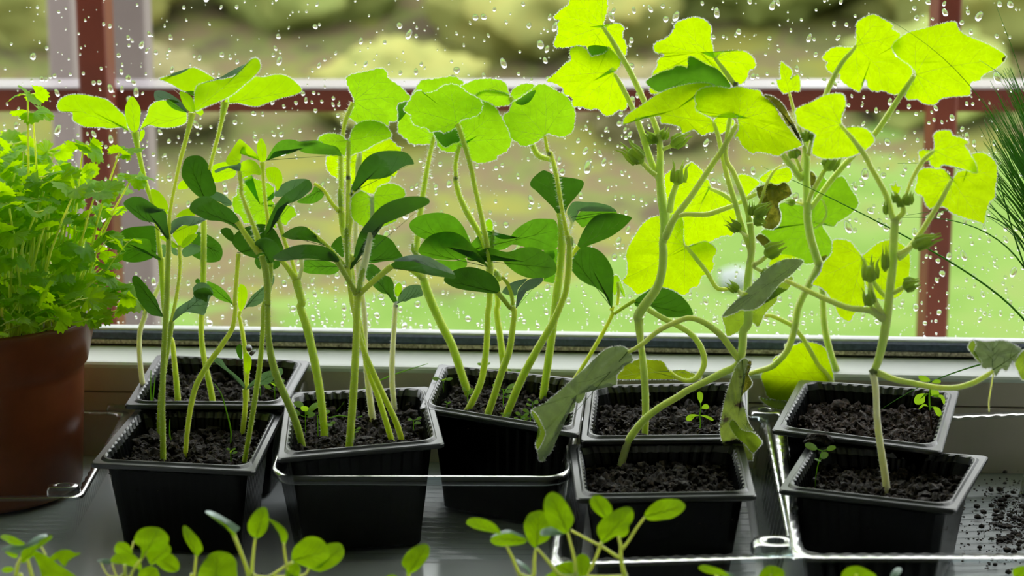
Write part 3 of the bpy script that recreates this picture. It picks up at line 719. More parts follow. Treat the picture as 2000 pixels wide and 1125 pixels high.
        def vein(x0, y0, x1, y1, w0, w1, bend=0):
            L = math.hypot(x1-x0, y1-y0)
            if L < 2: return
            k = max(3, int(L/9)); pp = []; rr = []; nx_, ny_ = -(y1-y0)/L, (x1-x0)/L
            for i in range(k+1):
                t = i/k; b = bend*L*t*(1-t)*2; X, Y_ = x0+(x1-x0)*t+nx_*b, y0+(y1-y0)*t+ny_*b
                p = pos(X, Y_, .00012); pp.append(p); rr.append(max(.16, (w0+(w1-w0)*t))*.5*mpp(p))
            vb.tube(pp, rr, 5)
        def clip(x0, y0, dx, dy, far):
            t = 0
            while t < far and inside((x0+dx*(t+3), y0+dy*(t+3)), ol): t += 3
            return t
        if not parent and kind == 'palm':
            an = []
            for k in range(72):
                a = k*PI/36; L = clip(hx+math.cos(a)*2, hy+math.sin(a)*2, math.cos(a), math.sin(a), 400); an.append((L, a))
            picks = []; sep = 2*PI/(nv+1.2)
            for L, a in sorted(an, reverse=True):
                if L < Rr*.5: break
                if all(abs((a-b+PI) % (2*PI)-PI) > sep*.78 for _, b in picks): picks.append((L, a))
                if len(picks) >= nv: break
            for L, a in picks:
                bend = s.hr.uniform(-.07, .07); W = 1.7 if Rr > 35 else 1.2
                ex, ey = hx+math.cos(a)*L*.93, hy+math.sin(a)*L*.93
                vein(hx, hy, ex, ey, W, .4, bend)
                for t, sd in ((.3, 1), (.42, -1), (.55, 1), (.66, -1), (.78, 1)):
                    if L < 30 and t > .6: continue
                    bx_, by_ = hx+(ex-hx)*t-math.sin(a)*bend*L*t*(1-t)*1.86, hy+(ey-hy)*t+math.cos(a)*bend*L*t*(1-t)*1.86
                    a2 = a+sd*s.hr.uniform(.55, .85); l2 = min(L*.36, clip(bx_, by_, math.cos(a2), math.sin(a2), 300)*.9)
                    vein(bx_, by_, bx_+math.cos(a2)*l2, by_+math.sin(a2)*l2, .8, .3, sd*.08)
        elif not parent and kind == 'mid' and tip:
            tx, ty, _ = parse(tip, tl)[0]; L = math.hypot(tx-hx, ty-hy); a = math.atan2(ty-hy, tx-hx)
            vein(hx, hy, hx+(tx-hx)*.95, hy+(ty-hy)*.95, 1.6 if Rr > 20 else 1.0, .4)
            if Rr > 16:
                for i, t in enumerate((.12, .2, .32, .42, .54, .64, .76)):
                    sd = 1 if i % 2 else -1; bx_, by_ = hx+(tx-hx)*t, hy+(ty-hy)*t; a2 = a+sd*.55
                    l2 = clip(bx_, by_, math.cos(a2), math.sin(a2), 300)*.85; vein(bx_, by_, bx_+math.cos(a2)*l2, by_+math.sin(a2)*l2, .7, .25, -sd*.12)
        if vb.f:
            vm = vm or ('veindark' if mat in ('coty', 'cotylit', 'shade', 'topsheen', 'parsley') else 'vein')
            vb.build('leaf_veins', vm, lo)
        fr = (tooth > 0) if fringe is None else fringe
        if fr and s.hairy:
            h = s.hair; q = s.hr; q3 = [pos(x, y) for x, y in ol]
            for i in range(len(q3)):
                a = q3[i-1]; b = q3[i]; e = b-a
                if e.length < 1e-6: continue
                for _ in range(3):
                    f_ = q.random(); c = a.lerp(b, f_)
                    o_ = (c-pos(cx, cy_)).normalized(); nrm = e.cross(Vector((0, 1, 0))).normalized()
                    if nrm.dot(o_) < 0: nrm = -nrm
                    dd = (nrm+Vector((q.uniform(-.5, .5), q.uniform(-.4, .4), q.uniform(-.5, .5)))).normalized()
                    k = len(h.v); w_ = e.normalized()*.00017; L_ = q.uniform(.0006, .0013)
                    h.v += [c-w_, c+w_, c+dd*L_]; h.f.append((k, k+1, k+2))
        return lo
    def bud(s, path, w_, d=0, stalk=None, ds=None, open_=.25, mat='bud'):
        (x0, y0, _), (x1, y1, _) = parse(path)
        tl = [k for k in path.split() if ',' not in k][-1]; w_ /= TL[tl][2]
        a = P(x0, y0, s.Y+d*.01); b = P(x1, y1, s.Y+d*.01-.002); L = (b-a).length; t = (b-a)/L; sc = mpp(a); r_ = w_*.5*sc
        if stalk: s.stem(stalk, ds if ds is not None else 0, d, name='bud_stalk', mat='stem' if s.mat == 'stem' else 'vinestem', hair=.6)
        m_ = MB(); pr = [(0, .35), (.08, .75), (.2, 1), (.35, .98), (.5, .7), (.65, .4)]
        m_.tube([a+t*L*q for q, _ in pr], [r_*k for _, k in pr], 10, .06); o = m_.build('flower_bud', mat, s.root)
        sp_ = MB(); u = t.orthogonal().normalized()
        for k in range(5):
            d_ = Matrix.Rotation(k*2*PI/5+.4, 3, t) @ u; sd = t.cross(d_)
            pp = [a+t*L*.15+d_*r_*1.02, a+t*L*.45+d_*r_*1.1, a+t*L*.78+d_*r_*(.5+open_*1.0), a+t*L*1.02+d_*r_*(.25+open_*2.6)]
            sp_.tube(pp, [r_*.36, r_*.38, r_*.17, r_*.04], 5)
        sp_.build('sepals', mat, o)
        if s.hairy: s.hairs_along([a, a.lerp(b, .5)], [r_, r_], 3, .001)
    def done(s):
        if s.hair.f: s.hair.build('fine_hairs', 'hair', s.root, False, 'stuff')
# ================================================================ seedlings traced leaf by leaf
GS = 'sunflower seedlings in the left pots'; GQ = 'squash seedlings in the middle pots'; GV_ = 'flowering vine plants in the right pots'
# ---- pot A ----
p = Plant('sunflower_seedling', 'tallest sunflower seedling of the front left pot, stalk rooted at the front rim', 'seedling', GS, 'h 333,1120', 'A', mat='stem', hairy=1)
p.stem('h 333,1125,42 330,900,42 326,700,42 335,400,40 345,200,40 c 395,938,40 403,700,38 408,550,38 411,430,36', 0, .6, sink=4, mat='darkstem')
p.stem('c 411,435,34 415,300,28 430,180,25 465,0,24 a 940,820,30 985,650,32 1020,520,38 1032,450,52', .6, 1.2)
p.leaf('a 650,572 700,470 720,410 770,370 840,362 900,400 980,440 992,480 985,520 940,545 860,560 780,555 720,540 680,556', '1000,470', 1.6, 'sunleaf', 'mid', '668,570', tooth=.9, gy=.2)
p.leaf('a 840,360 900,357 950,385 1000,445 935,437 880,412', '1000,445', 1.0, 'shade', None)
p.leaf('a 755,300 790,287 840,297 900,330 955,375 1003,455 950,395 880,352 830,352 765,362', '1000,450', .7, 'topsheen', 'mid', '765,320', gy=-.5)
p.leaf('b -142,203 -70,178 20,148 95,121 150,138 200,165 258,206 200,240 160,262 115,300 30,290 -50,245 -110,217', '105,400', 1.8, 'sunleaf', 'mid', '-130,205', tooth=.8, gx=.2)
p.leaf('b -145,204 -70,170 20,140 75,124 20,160 -70,190', '75,124', 1.75, 'topsheen', None, gy=-.4)
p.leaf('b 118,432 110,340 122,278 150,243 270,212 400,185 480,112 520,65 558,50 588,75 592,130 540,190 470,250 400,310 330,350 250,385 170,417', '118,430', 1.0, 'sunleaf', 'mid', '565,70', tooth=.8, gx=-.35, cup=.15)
p.leaf('b 155,243 210,222 270,208 380,146 492,92 480,130 420,168 330,200 250,215', '158,242', .8, 'topsheen', None, gy=-.4)
p.leaf('b 5,295 60,310 100,350 112,400 118,438 75,442 35,400 10,340', '110,438', .8, 'sunleaf', 'mid', '10,300')
p.leaf('b 118,442 150,422 172,430 178,455 160,472 135,460', '118,442', 1.3, 'sunleaf', None)
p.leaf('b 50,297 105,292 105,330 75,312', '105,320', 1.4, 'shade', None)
p.leaf('c 415,425 400,320 388,240 350,222 290,180 220,135 150,128 92,158 83,190 140,250 210,300 290,316 335,330 375,390 395,440', '408,430', .2, 'coty', 'mid', '90,170', gx=-.2, cup=-.2)
p.leaf('c 215,140 280,175 350,220 385,222 330,238 265,242 225,205 190,165', '385,225', .05, 'topsheen', None)
p.leaf('c 425,405 430,320 470,287 540,268 620,275 683,290 670,306 630,325 575,342 500,335 455,360', '425,400', .5, 'topsheen', 'mid', '680,292', gy=-.6, cup=-.2)
p.done()

p = Plant('sunflower_seedling', 'small sunflower seedling with a crumpled grey seed leaf, beside the tallest stalk at the left', 'seedling', GS, 'h 300,965', 'A')
p.stem('h 300,975,30 303,800,32 318,620,34 350,400,34 375,250,36 c 432,1045,42', 0, .6, sink=4, mat='darkstem')
p.stem('c 432,1045,30 460,900,26 485,750,26 495,620,26 490,520,28 492,485,34', .6, 1.3, hair=1.3)
p.leaf('c 372,1005 350,960 320,880 270,810 230,760 190,715 152,710 142,745 163,800 180,870 230,945 280,992 330,1003', '372,1003', .2, 'coty', 'mid', '160,725', gx=-.3)
p.leaf('c 440,1040 462,960 520,912 570,882 595,850 588,800 620,763 670,757 717,790 737,840 712,870 695,930 672,992 620,985 540,975 490,1002', '440,1040', .2, 'topsheen', 'palm', nv=3, wave=.22, vm='veindark')
p.leaf('c 590,830 640,800 700,800 735,845 700,850 690,900 650,880 610,870', '600,850', .05, 'coty', None, wave=.3)
p.leaf('c 440,402 500,345 560,335 625,338 610,390 560,440 500,497 462,450', '495,490', 1.5, 'sunleaf', 'mid', '600,345', tooth=.6)
p.leaf('c 343,422 380,416 430,445 485,497 440,500 425,472 375,450', '485,495', 1.2, 'sunleaf', 'mid', '350,424')
p.leaf('c 505,502 512,460 560,410 622,404 592,450 545,490', '505,498', 1.1, 'sunleaf', 'mid', '618,406')
p.leaf('c 465,277 500,235 560,214 590,238 602,266 540,268', '500,360', 2.2, 'sunleaf', None)
p.leaf('c 280,75 330,85 375,130 405,190 402,260 370,222 320,205 290,150', '400,255', 2.4, 'sunleaf', None)
p.done()

p = Plant('sunflower_seedling', 'sunflower seedling at the right of the front left pot, long leaf reaching right', 'seedling', GS, 'H 64,608', 'A')
p.stem('g 290,1120,36 300,1070,36 330,900,38 370,650,40 405,400,38 425,150,34 430,0,34 d 435,1000,36 460,850,38 478,700,42 475,560,44', 0, .2, sink=4, mat='darkstem')
p.stem('d 455,400,34 462,300,28 445,180,26 428,0,26 b 615,950,28 612,880,30 610,815,44', .5, 1.4)
p.leaf('d 365,470 400,438 450,427 500,447 535,480 550,530 522,570 495,612 455,612 440,562 395,515', '475,610', -.3, 'coty', 'mid', '390,455', cup=-.3)
p.leaf('d 432,412 468,300 515,200 575,120 675,52 748,3 782,30 783,72 742,112 690,150 600,186 540,212 510,272 482,350 462,415', '445,410', .1, 'coty', 'mid', '765,20', gx=.1, cup=-.2)
p.leaf('b 600,638 630,680 641,732 632,800 590,806 571,740 571,680', '612,806', 1.3, 'sunleaf', 'mid', '601,645')
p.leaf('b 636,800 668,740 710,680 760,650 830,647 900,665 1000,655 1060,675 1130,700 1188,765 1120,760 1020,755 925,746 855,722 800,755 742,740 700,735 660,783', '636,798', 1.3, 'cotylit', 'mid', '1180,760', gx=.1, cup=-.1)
p.leaf('b 868,665 940,655 1022,655 965,680 905,686', '1020,655', 1.2, 'topsheen', None)
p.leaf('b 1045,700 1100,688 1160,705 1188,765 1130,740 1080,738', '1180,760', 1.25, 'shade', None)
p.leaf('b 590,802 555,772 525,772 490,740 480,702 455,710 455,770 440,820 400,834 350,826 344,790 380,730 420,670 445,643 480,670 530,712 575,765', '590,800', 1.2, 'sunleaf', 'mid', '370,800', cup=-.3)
p.leaf('b 345,790 380,730 420,670 445,643 480,680 430,700 400,740 365,790', '440,660', 1.1, 'topsheen', None)
p.done()

p = Plant('sunflower_seedling', 'sunflower seedling with a thin S-bent stalk and round dark seed leaf, front left pot', 'seedling', GS, 'h 495,1075', 'A')
p.stem('h 495,1080,34 510,900,36 540,700,40 580,560,42 660,420,40 760,280,38 840,150,34 862,0,30 d 220,900,32 235,700,30 245,545,32', 0, 1.2, sink=4)
p.leaf('d 200,440 240,385 320,345 420,328 500,360 540,420 567,480 570,522 480,600 375,580 280,547 215,490', '235,540', 1.6, 'coty', 'mid', '540,470', gx=.1)
p.leaf('d 113,380 150,355 190,368 214,412 200,455 160,435', '225,520', 1.2, 'coty', None)
p.leaf('d 365,600 385,560 410,575 412,655 385,645', '385,560', 1.9, 'coty', None)
p.leaf('d 500,600 550,600 545,640 500,660', '500,600', 1.9, 'coty', None)
p.done()

p = Plant('sunflower_seedling', 'short sunflower seedling with two spread seed leaves, in the right of the front left pot', 'seedling', GS, 'h 910,948', 'A')
p.stem('h 908,952,36 925,820,38 935,700,36 935,600,44', 0, .1, sink=4)
p.stem('h 940,600,30 945,540,28 955,470,24', .1, .1)
p.leaf('h 928,608 900,560 870,520 800,470 740,425 700,392 708,366 758,380 800,440 860,490 912,540 940,590', '930,600', 0, 'topsheen', 'mid', '710,380', gx=-.1)
p.leaf('g 295,612 330,560 400,500 440,475 500,460 560,444 573,480 550,506 510,522 470,560 400,571 350,576', '297,605', 0, 'topsheen', 'mid', '565,460')
p.leaf('g 286,350 318,340 342,385 337,450 312,492 290,450', '312,490', -.1, 'sunleaf', 'mid', '312,345')
p.leaf('g 228,300 258,268 272,300 273,380 245,362', '275,375', .6, 'coty', None)
for s_ in ('g 303,282 330,272 348,300 330,325 308,320', 'g 325,335 350,318 375,310 368,335 340,358'):
    p.leaf(s_, '320,330', .3, 'seedcoat', None, name='seed_coat', cup=.8)
p.done()

# ---- pot B ----
p = Plant('sunflower_seedling', 'leftmost tall sunflower seedling, bright topmost leaf pointing left beside the red-brown post', 'seedling', GS, 'h 440,700', 'B')
p.stem('h 442,700,44 430,550,42 415,400,38 398,250,34 c 400,1130,32 385,1000,36 372,850,42 362,680,42 355,575,46', 0, .3, sink=4)
p.stem('c 352,575,34 340,480,34 325,330,34 285,150,34 a 740,1110,30 700,990,34 665,850,34 637,720,38 622,640,46 615,590,58', .3, 1.0)
p.leaf('a 560,560 540,480 490,430 440,380 390,350 300,330 210,316 130,322 70,350 45,395 55,430 90,444 152,446 160,500 190,525 250,552 330,556 385,555 410,564 480,560 530,553 575,590', '588,590', 1.0, 'sunleaf', 'mid', '70,380', tooth=.7, gx=.1)
p.leaf('a 588,330 630,370 655,430 650,500 643,560 620,590 590,585 560,540 542,470 545,400', '612,590', .6, 'sunleaf', 'mid', '588,338')
p.leaf('a 650,590 680,575 685,610 665,650 650,660', '650,590', 1.2, 'sunleaf', None)
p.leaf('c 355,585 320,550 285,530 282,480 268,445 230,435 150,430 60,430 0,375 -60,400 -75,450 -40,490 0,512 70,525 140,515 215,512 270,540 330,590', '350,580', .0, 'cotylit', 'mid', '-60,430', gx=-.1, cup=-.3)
p.leaf('c -75,430 -20,385 0,375 60,400 100,428 40,425 -20,440', '60,425', -.1, 'coty', None)
p.done()

p = Plant('sunflower_seedling', 'sunflower seedling with a pale curved stalk at the left end of the back left pot', 'seedling', GS, 'h 205,692', 'B', mat='palestem')
p.stem('h 203,697,40 190,600,40 172,480,38 158,300,36 165,170,36 200,60,36 c 240,970,38 300,870,36 350,760,30 380,640,28 385,540,28', 0, 1.0, sink=4)
p.leaf('c 60,388 120,355 220,344 303,344 318,400 322,500 310,562 230,600 140,610 70,592 40,550 38,522 140,515 60,440', '375,540', .9, 'coty', 'mid', '60,490')
p.leaf('c 350,490 390,484 387,560 365,570', '385,560', .8, 'topsheen', None)
p.leaf('c 430,480 460,505 485,540 470,560 435,540', '400,540', .9, 'topsheen', None)
p.done()

p = Plant('sunflower_seedling', 'sunflower seedling with a thick straight stalk and upright dark seed leaf, back left pot', 'seedling', GS, 'h 700,702', 'B')
p.stem('h 698,705,44 680,600,44 638,400,40 615,250,40 612,100,38 c 655,950,40 662,800,44 666,600,44 668,400,42 668,300,40', 0, .2, sink=4)
p.stem('b 222,870,24 250,750,28 290,600,30 312,500,34 325,430,48 335,372,64', .3, 1.0, hair=1.3)
p.leaf('b 18,880 38,800 80,768 150,766 200,808 230,880 255,950 272,1020 250,1052 210,1068 150,1068 105,1035 55,980 22,925', '180,1065', -.1, 'coty', 'mid', '60,790', cup=.3)
p.leaf('c 700,132 728,98 770,93 820,118 870,165 872,190 830,197 790,170 760,160 730,156', '700,150', .2, 'topsheen', 'mid', '865,180', gy=-.4)
p.leaf('b 370,378 368,330 400,290 480,230 540,188 620,190 700,172 780,180 850,225 897,285 840,320 740,345 640,380 570,403 500,395 430,378', '360,378', .8, 'sunleaf', 'mid', '885,285', tooth=.8, gx=.1)
p.leaf('b 355,330 372,345 372,385 340,400 330,370', '345,380', 1.0, 'sunleaf', None)
p.leaf('c 560,462 585,415 622,384 700,408 780,468 806,530 790,590 742,609 680,606 600,570 585,545 650,520 640,490', '660,480', .9, 'coty', 'mid', '790,540')
p.leaf('c 510,520 560,474 645,490 650,520 605,548 540,570 515,560', '650,490', .7, 'topsheen', None)
p.leaf('b 238,850 300,818 345,812 410,840 420,880 400,922 330,946 255,957', '420,870', 1.4, 'sunleaf', 'mid', '250,900')
p.leaf('b -5,975 30,946 68,1000 30,1012 -10,1010', '60,1000', 1.2, 'sunleaf', None)
p.done()

p = Plant('sunflower_seedling', 'thin young sunflower seedling with a bright leaf tip just above the dark window seal', 'seedling', GS, 'g 316,715', 'B')
p.stem('g 318,718,28 312,640,30 302,500,32 296,330,34 278,200,32 258,90,26 c 925,1000,24 935,965,30', 0, .8, sink=4)
p.leaf('c 885,925 850,850 790,790 720,754 690,750 683,790 730,850 800,890 860,907', '900,930', .8, 'cotylit', 'mid', '690,760')
p.leaf('c 607,760 608,735 625,727 640,740 640,765', '640,760', .9, 'coty', None)
p.leaf('d 298,935 340,860 400,808 437,778 480,720 505,705 508,750 470,830 430,892 370,930 325,935', '290,950', .7, 'topsheen', 'mid', '480,740')
p.leaf('d 245,780 275,770 305,800 312,860 292,930 262,968 243,920 240,850', '265,975', .6, 'sunleaf', 'mid', '272,775')
p.done()

# ---- pot C ----
p = Plant('sunflower_seedling', 'tall seedling at the left edge of the tilted pot, bristly where its top leaves fork', 'seedling', GS, 'g 725,1060', 'C')
p.stem('g 725,1065,50 680,880,54 610,700,54 540,540,56 490,380,52 465,200,44 460,0,42 d 460,900,44 452,700,50 415,560,46', 0, -.3, sink=4, mat='darkstem', hair=1)
p.stem('d 395,540,46 330,450,44 270,360,40 240,310,46', -.3, -.6, name='petiole', hair=.4)
p.stem('d 400,540,44 385,430,44 360,350,36 310,220,32 265,90,30 b 455,1000,30 440,880,32', -.2, 1.0, hair=2.4)
p.leaf('c 563,210 580,170 640,130 710,128 770,165 850,210 905,262 945,340 925,375 880,345 800,310 700,300 620,265 575,237', '940,350', -.6, 'coty', 'mid', '580,200', cup=-.3)
p.leaf('b 440,885 430,845 330,862 272,892 263,872 320,848 400,833 447,820 452,850', '440,875', 1.0, 'topsheen', None)
p.leaf('b 445,875 450,822 500,795 550,803 590,850 596,905 545,903 480,920 455,940', '447,880', 1.2, 'sunleaf', 'mid', '590,890', cup=-.3)
p.leaf('b 636,862 700,848 742,880 757,940 742,990 715,1025 698,975 650,945', '715,1020', 1.4, 'sunleaf', 'mid', '640,865')
p.done()

p = Plant('squash_seedling', 'squash seedling with one jagged bright leaf behind the sunflower forks, left in the tilted pot', 'seedling', GQ, 'g 875,955', 'C')
p.stem('g 875,960,54 870,850,54 840,600,58 790,330,60 740,120,60 700,0,54 d 710,900,56 682,790,60 668,735,64', 0, .6, sink=4, hair=1.2)
p.stem('d 665,735,48 610,650,40 560,590,36 520,540,30', .6, .7, name='petiole', hair=.4)
p.stem('d 690,735,24 710,640,30 700,560,34', .7, .8, name='petiole', mat='palestem', hair=.4)
p.stem('d 672,735,30 640,600,28 595,480,30 550,330,32 515,240,26 502,190,18', .8, 2.2, name='petiole', hair=1.4)
p.leaf('d 203,150 235,112 240,55 285,20 290,-10 350,-30 b 480,960 545,933 620,958 682,985 697,1030 690,1080 d 507,90 512,115 497,160 540,213 600,188 652,212 667,265 622,297 600,332 560,327 520,322 525,355 480,352 430,347 330,327 280,312 262,270 213,232', 'd 500,185', 2.3, 'squash', tooth=2.4, nv=6)
p.leaf('d 720,597 800,588 905,600 985,642 982,670 930,698 840,696 760,690 718,668', '990,640', 1.0, 'cotylit', 'mid', '725,640')
p.leaf('b 697,1060 715,1010 775,962 860,937 940,940 900,980 850,1000 760,1062', '700,1125', .9, 'topsheen', 'mid', '930,940')
p.done()

p = Plant('squash_seedling', 'big squash seedling amid the tilted pot with two drooping seed leaves spread wide', 'seedling', GQ, 'g 1055,1042', 'C')
p.stem('g 1055,1050,56 1090,600,56 1110,200,52 1115,0,50 f 370,1110,54 374,1000,52 375,850,54', 0, -.4, sink=4, hair=1.2, mat='stem')
p.stem('f 362,845,40 290,720,36 220,600,42 150,520,40 d 940,545,46', -.4, -1.0, name='petiole', mat='darkstem')
p.stem('f 385,840,40 460,770,42 540,700,44 620,635,50', -.4, -1.0, name='petiole')
p.leaf('d 498,578 530,545 600,505 700,480 800,480 890,498 950,540 985,590 965,607 900,598 760,582 640,592 560,600', '980,600', -1.1, 'coty', 'mid', '505,578', cup=-.35)
p.leaf('f 598,642 650,597 720,566 800,555 880,568 960,608 1040,658 1087,712 1072,730 1010,720 900,703 800,680 700,660 630,657', '605,650', -1.0, 'coty', 'mid', '1080,715', cup=-.35)
p.leaf('f 620,600 700,568 790,553 880,565 960,605 1045,655 1080,700 1000,645 900,600 800,580 700,590', '620,620', -1.05, 'topsheen', None, cup=-.3)
p.stem('f 385,840,44 400,700,50 425,600,52 455,450,44 475,300,32 475,130,26', -.2, 1.0, hair=2.2, name='petiole', mat='palestem')
p.stem('f 375,830,34 385,760,38 405,680,34 415,655,16', -.5, -.5, hair=2.2, name='shoot_tip', mat='bud')
p.leaf('f 383,90 420,95 467,127 490,118 520,60 590,33 650,38 707,75 714,125 650,200 655,297 620,320 570,342 510,368 450,352 400,342 330,282 322,180 330,130', '472,127', 1.1, 'squash', tooth=1.8, nv=6)
p.done()

p = Plant('squash_seedling', 'squash seedling with a broad dark upswept seed leaf and small folded top leaf, tilted pot', 'seedling', GQ, 'z 530,1045', 'C')
p.stem('z 531,1048,26 505,960,26 450,840,24 395,720,24 355,620,22 330,520,20 308,420,20 f 312,730,46 300,640,42', 0, .3, sink=4)
p.stem('f 300,640,42 300,350,36 303,0,34 e 300,850,30 303,585,28', .3, .8, name='petiole', hair=1.3)
p.stem('f 295,640,22 288,500,30 288,380,28 292,355,12', .1, .1, name='shoot_tip', mat='bud', hair=2)
p.leaf('e 303,578 285,575 240,537 160,527 105,543 78,580 120,600 150,690 200,640 270,692 285,640', '303,580', .8, 'squash', tooth=1.6, nv=3)
p.leaf('e 308,578 312,560 330,500 380,450 470,433 560,458 612,520 612,552 550,580 480,615 420,650 340,677 312,682', '305,580', .9, 'squash', tooth=1.6, nv=4)
p.stem('f 320,640,44 340,560,60', 0, -.2, name='petiole')
p.leaf('f 313,655 340,560 365,450 400,370 460,290 500,240 560,190 650,150 750,127 850,130 897,158 880,187 800,225 700,272 600,312 520,350 460,412 410,470 370,560 335,645', '320,650', -.3, 'coty', 'mid', '890,160', cup=-.3, gx=-.05)
p.leaf('f 470,280 500,240 560,188 650,148 750,126 850,129 893,150 800,160 690,190 600,225 520,255', '480,270', -.4, 'topsheen', None, cup=-.3)
p.stem('f 285,650,34 150,490,26 0,360,24', .3, .5, name='petiole', mat='darkstem')
p.leaf('d 567,410 620,370 680,347 740,350 790,390 850,440 895,492 830,466 740,447 640,442 590,428', '890,490', .5, 'coty', 'mid', '575,408', cup=-.3)
p.done()

p = Plant('squash_seedling', 'squash seedling carrying the highest bright leaf of the middle, overlapping the horizontal rail', 'seedling', GQ, 'z 485,1040', 'C')
p.stem('z 487,1045,26 430,860,25 380,720,24 352,570,24 320,410,20 f 325,700,46 290,500,44 262,360,46 252,240,50', 0, .6, sink=4)
p.stem('f 250,240,40 e 250,950,40 247,800,38 247,700,36 258,560,30 278,440,32 308,360,34 335,300,32', .6, 1.4, name='petiole', hair=2.2)
p.stem('f 245,200,30 240,120,34 235,70,14', .5, .5, name='shoot_tip', mat='bud', hair=2.4)
p.leaf('e 340,268 320,230 298,180 288,120 340,92 400,80 470,65 530,50 577,70 592,120 640,155 690,190 722,225 757,265 735,287 680,300 655,330 662,390 650,437 603,440 588,475 555,450 480,437 380,457 338,430 308,408 335,350 342,300', '342,292', 1.5, 'squash', tooth=2, nv=7, gx=.1)
p.stem('d 985,240,30 920,160,28 870,80,26 800,30,24', .6, .5, name='petiole', hair=1.4)
p.leaf('b 862,1102 960,1040 1005,970 1055,1000 1058,1060 1005,1106 940,1117', '1060,1010', .5, 'cotylit', 'mid', '870,1105')
p.leaf('e 320,985 322,930 350,860 380,780 430,710 500,668 600,653 700,660 752,690 782,750 740,757 670,790 600,842 520,860 440,867 400,892 360,940', '322,960', -.3, 'coty', 'mid', '775,745', cup=-.3)
p.stem('f 290,500,26 320,300,30 330,120,40 e 325,960,46', 0, -.3, name='petiole')
p.done()

p = Plant('squash_seedling', 'squash seedling whose pale leaf stalk stands behind the dark upswept leaf, tilted pot', 'seedling', GQ, 'z 400,960', 'C')
p.stem('z 402,962,32 388,850,28 376,750,26 366,620,24 364,480,22 f 362,560,40 355,400,38 360,200,42 e 372,850,42 378,750,44 385,665,32', 0, 1.6, sink=4, hair=1.3, mat='palestem')
p.leaf('e 150,690 138,750 160,812 212,852 282,872 330,905 400,960 470,967 500,972 540,910 592,892 617,840 650,830 690,650 660,620 600,563 560,570 500,600 420,650 340,677 270,692 200,687', '385,665', 1.8, 'vine', tooth=2, nv=7)
p.leaf('f 447,612 395,520 440,450 488,407 560,413 620,448 660,508 699,572 640,592 560,602', '450,600', 1.4, 'coty', 'mid', '690,570')
p.leaf('f 175,487 220,430 262,422 268,500 265,572 220,542 190,512', '270,560', 1.2, 'coty', None)
p.done()

p = Plant('squash_seedling', 'smallest squash seedling with a thin white-green stalk, right in the tilted pot', 'seedling', GQ, 'z 500,925', 'C', mat='palestem')
p.stem('z 501,930,24 488,810,24 486,690,24 493,560,22 500,450,22 f 652,950,42 652,915,46', 0, 1.5, sink=4)
p.leaf('f 642,922 600,850 550,835 500,800 465,760 428,715 440,640 470,620 520,648 570,700 612,722 634,770 638,830 660,900', '645,920', 1.5, 'coty', 'mid', '445,640')
p.leaf('f 662,912 668,860 700,810 750,778 820,773 836,800 847,850 800,867 760,877 720,897 688,893', '662,910', 1.4, 'topsheen', 'mid', '840,830')
p.leaf('f 642,840 642,790 667,757 692,775 692,830 662,862', '660,870', 1.4, 'squash', None, tooth=1)
p.done()

# ---- pot D ----
p = Plant('squash_seedling', 'squash seedling leaning left out of the back middle pot, long bristly leaf stalk', 'seedling', GQ, 'z 825,850', 'D')
p.stem('z 828,852,34 800,770,34 750,620,36 700,520,36 660,430,38 630,350,38 f 855,720,60', 0, .2, sink=4, hair=1.2)
p.stem('j 165,720,48 130,690,44 70,650,40', .2, .3, name='petiole')
p.stem('j 185,720,26 190,690,24 185,660,20', .3, .3, name='petiole', mat='palestem')
p.stem('j 165,700,34 125,550,44 133,430,46 152,250,44 190,0,38 i 180,900,38 220,700,34 255,552,26', .5, 1.5, name='petiole', hair=3)
p.stem('j 130,560,30 100,520,26 95,470,12', .5, .5, name='shoot_tip', mat='bud', hair=3)
p.leaf('e 925,545 900,600 830,607 760,602 730,570 690,540 665,510 668,450 655,420 655,340 690,300 740,283 770,240 800,190 840,138 930,128 1070,110 1125,140 1145,175 1100,350 1000,480', '925,542', 1.8, 'squash', tooth=2.2, nv=6)
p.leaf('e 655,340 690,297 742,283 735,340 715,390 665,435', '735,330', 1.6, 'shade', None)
p.leaf('j 262,592 400,600 480,580 490,640 400,667 330,662', '160,700', .6, 'cotylit', None)
p.done()

p = Plant('squash_seedling', 'squash seedling with two tall leaf stalks and a large scalloped front leaf, back middle pot', 'seedling', GQ, 'z 815,905', 'D')
p.stem('z 812,908,28 835,870,30 878,770,30 900,620,28 906,480,26 j 660,900,46 662,760,56 662,650,60', 0, .3, sink=4, hair=1.1, mat='stem')
p.stem('j 662,650,58 660,600,50 632,430,42 590,220,36 545,20,34 i 580,1000,36 530,800,34 480,620,36 425,455,38', .3, .7, name='petiole', hair=1.4)
p.stem('j 655,560,40 610,450,42 570,370,44 500,250,46 440,120,40 410,0,36 i 415,850,34 412,740,32 442,615,28', .8, 1.6, name='petiole', hair=1.6)
p.leaf('i 35,350 65,300 75,270 120,225 152,213 190,235 270,213 330,175 400,168 450,190 500,230 560,260 597,290 607,330 585,382 520,412 470,422 440,442 400,492 330,522 290,505 230,517 200,485 130,472 92,440 83,390 58,378', '418,445', .6, 'squash', tooth=2, nv=7, gy=-.15)
p.leaf('i 270,572 262,530 330,500 440,440 540,400 580,370 602,295 660,308 710,345 742,400 772,450 817,540 822,580 790,652 720,692 700,722 590,744 520,712 490,642 450,602 412,660 330,657 282,622', '450,602', 1.9, 'squash', tooth=2, nv=7)
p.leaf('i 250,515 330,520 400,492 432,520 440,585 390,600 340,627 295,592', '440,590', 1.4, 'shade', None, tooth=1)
p.leaf('j 635,575 600,540 540,490 512,440 470,350 400,275 300,245 180,258 95,298 73,345 110,397 190,442 300,470 400,470 480,470 540,520 600,580', '635,575', .5, 'cotylit', 'mid', '85,335', cup=-.2)
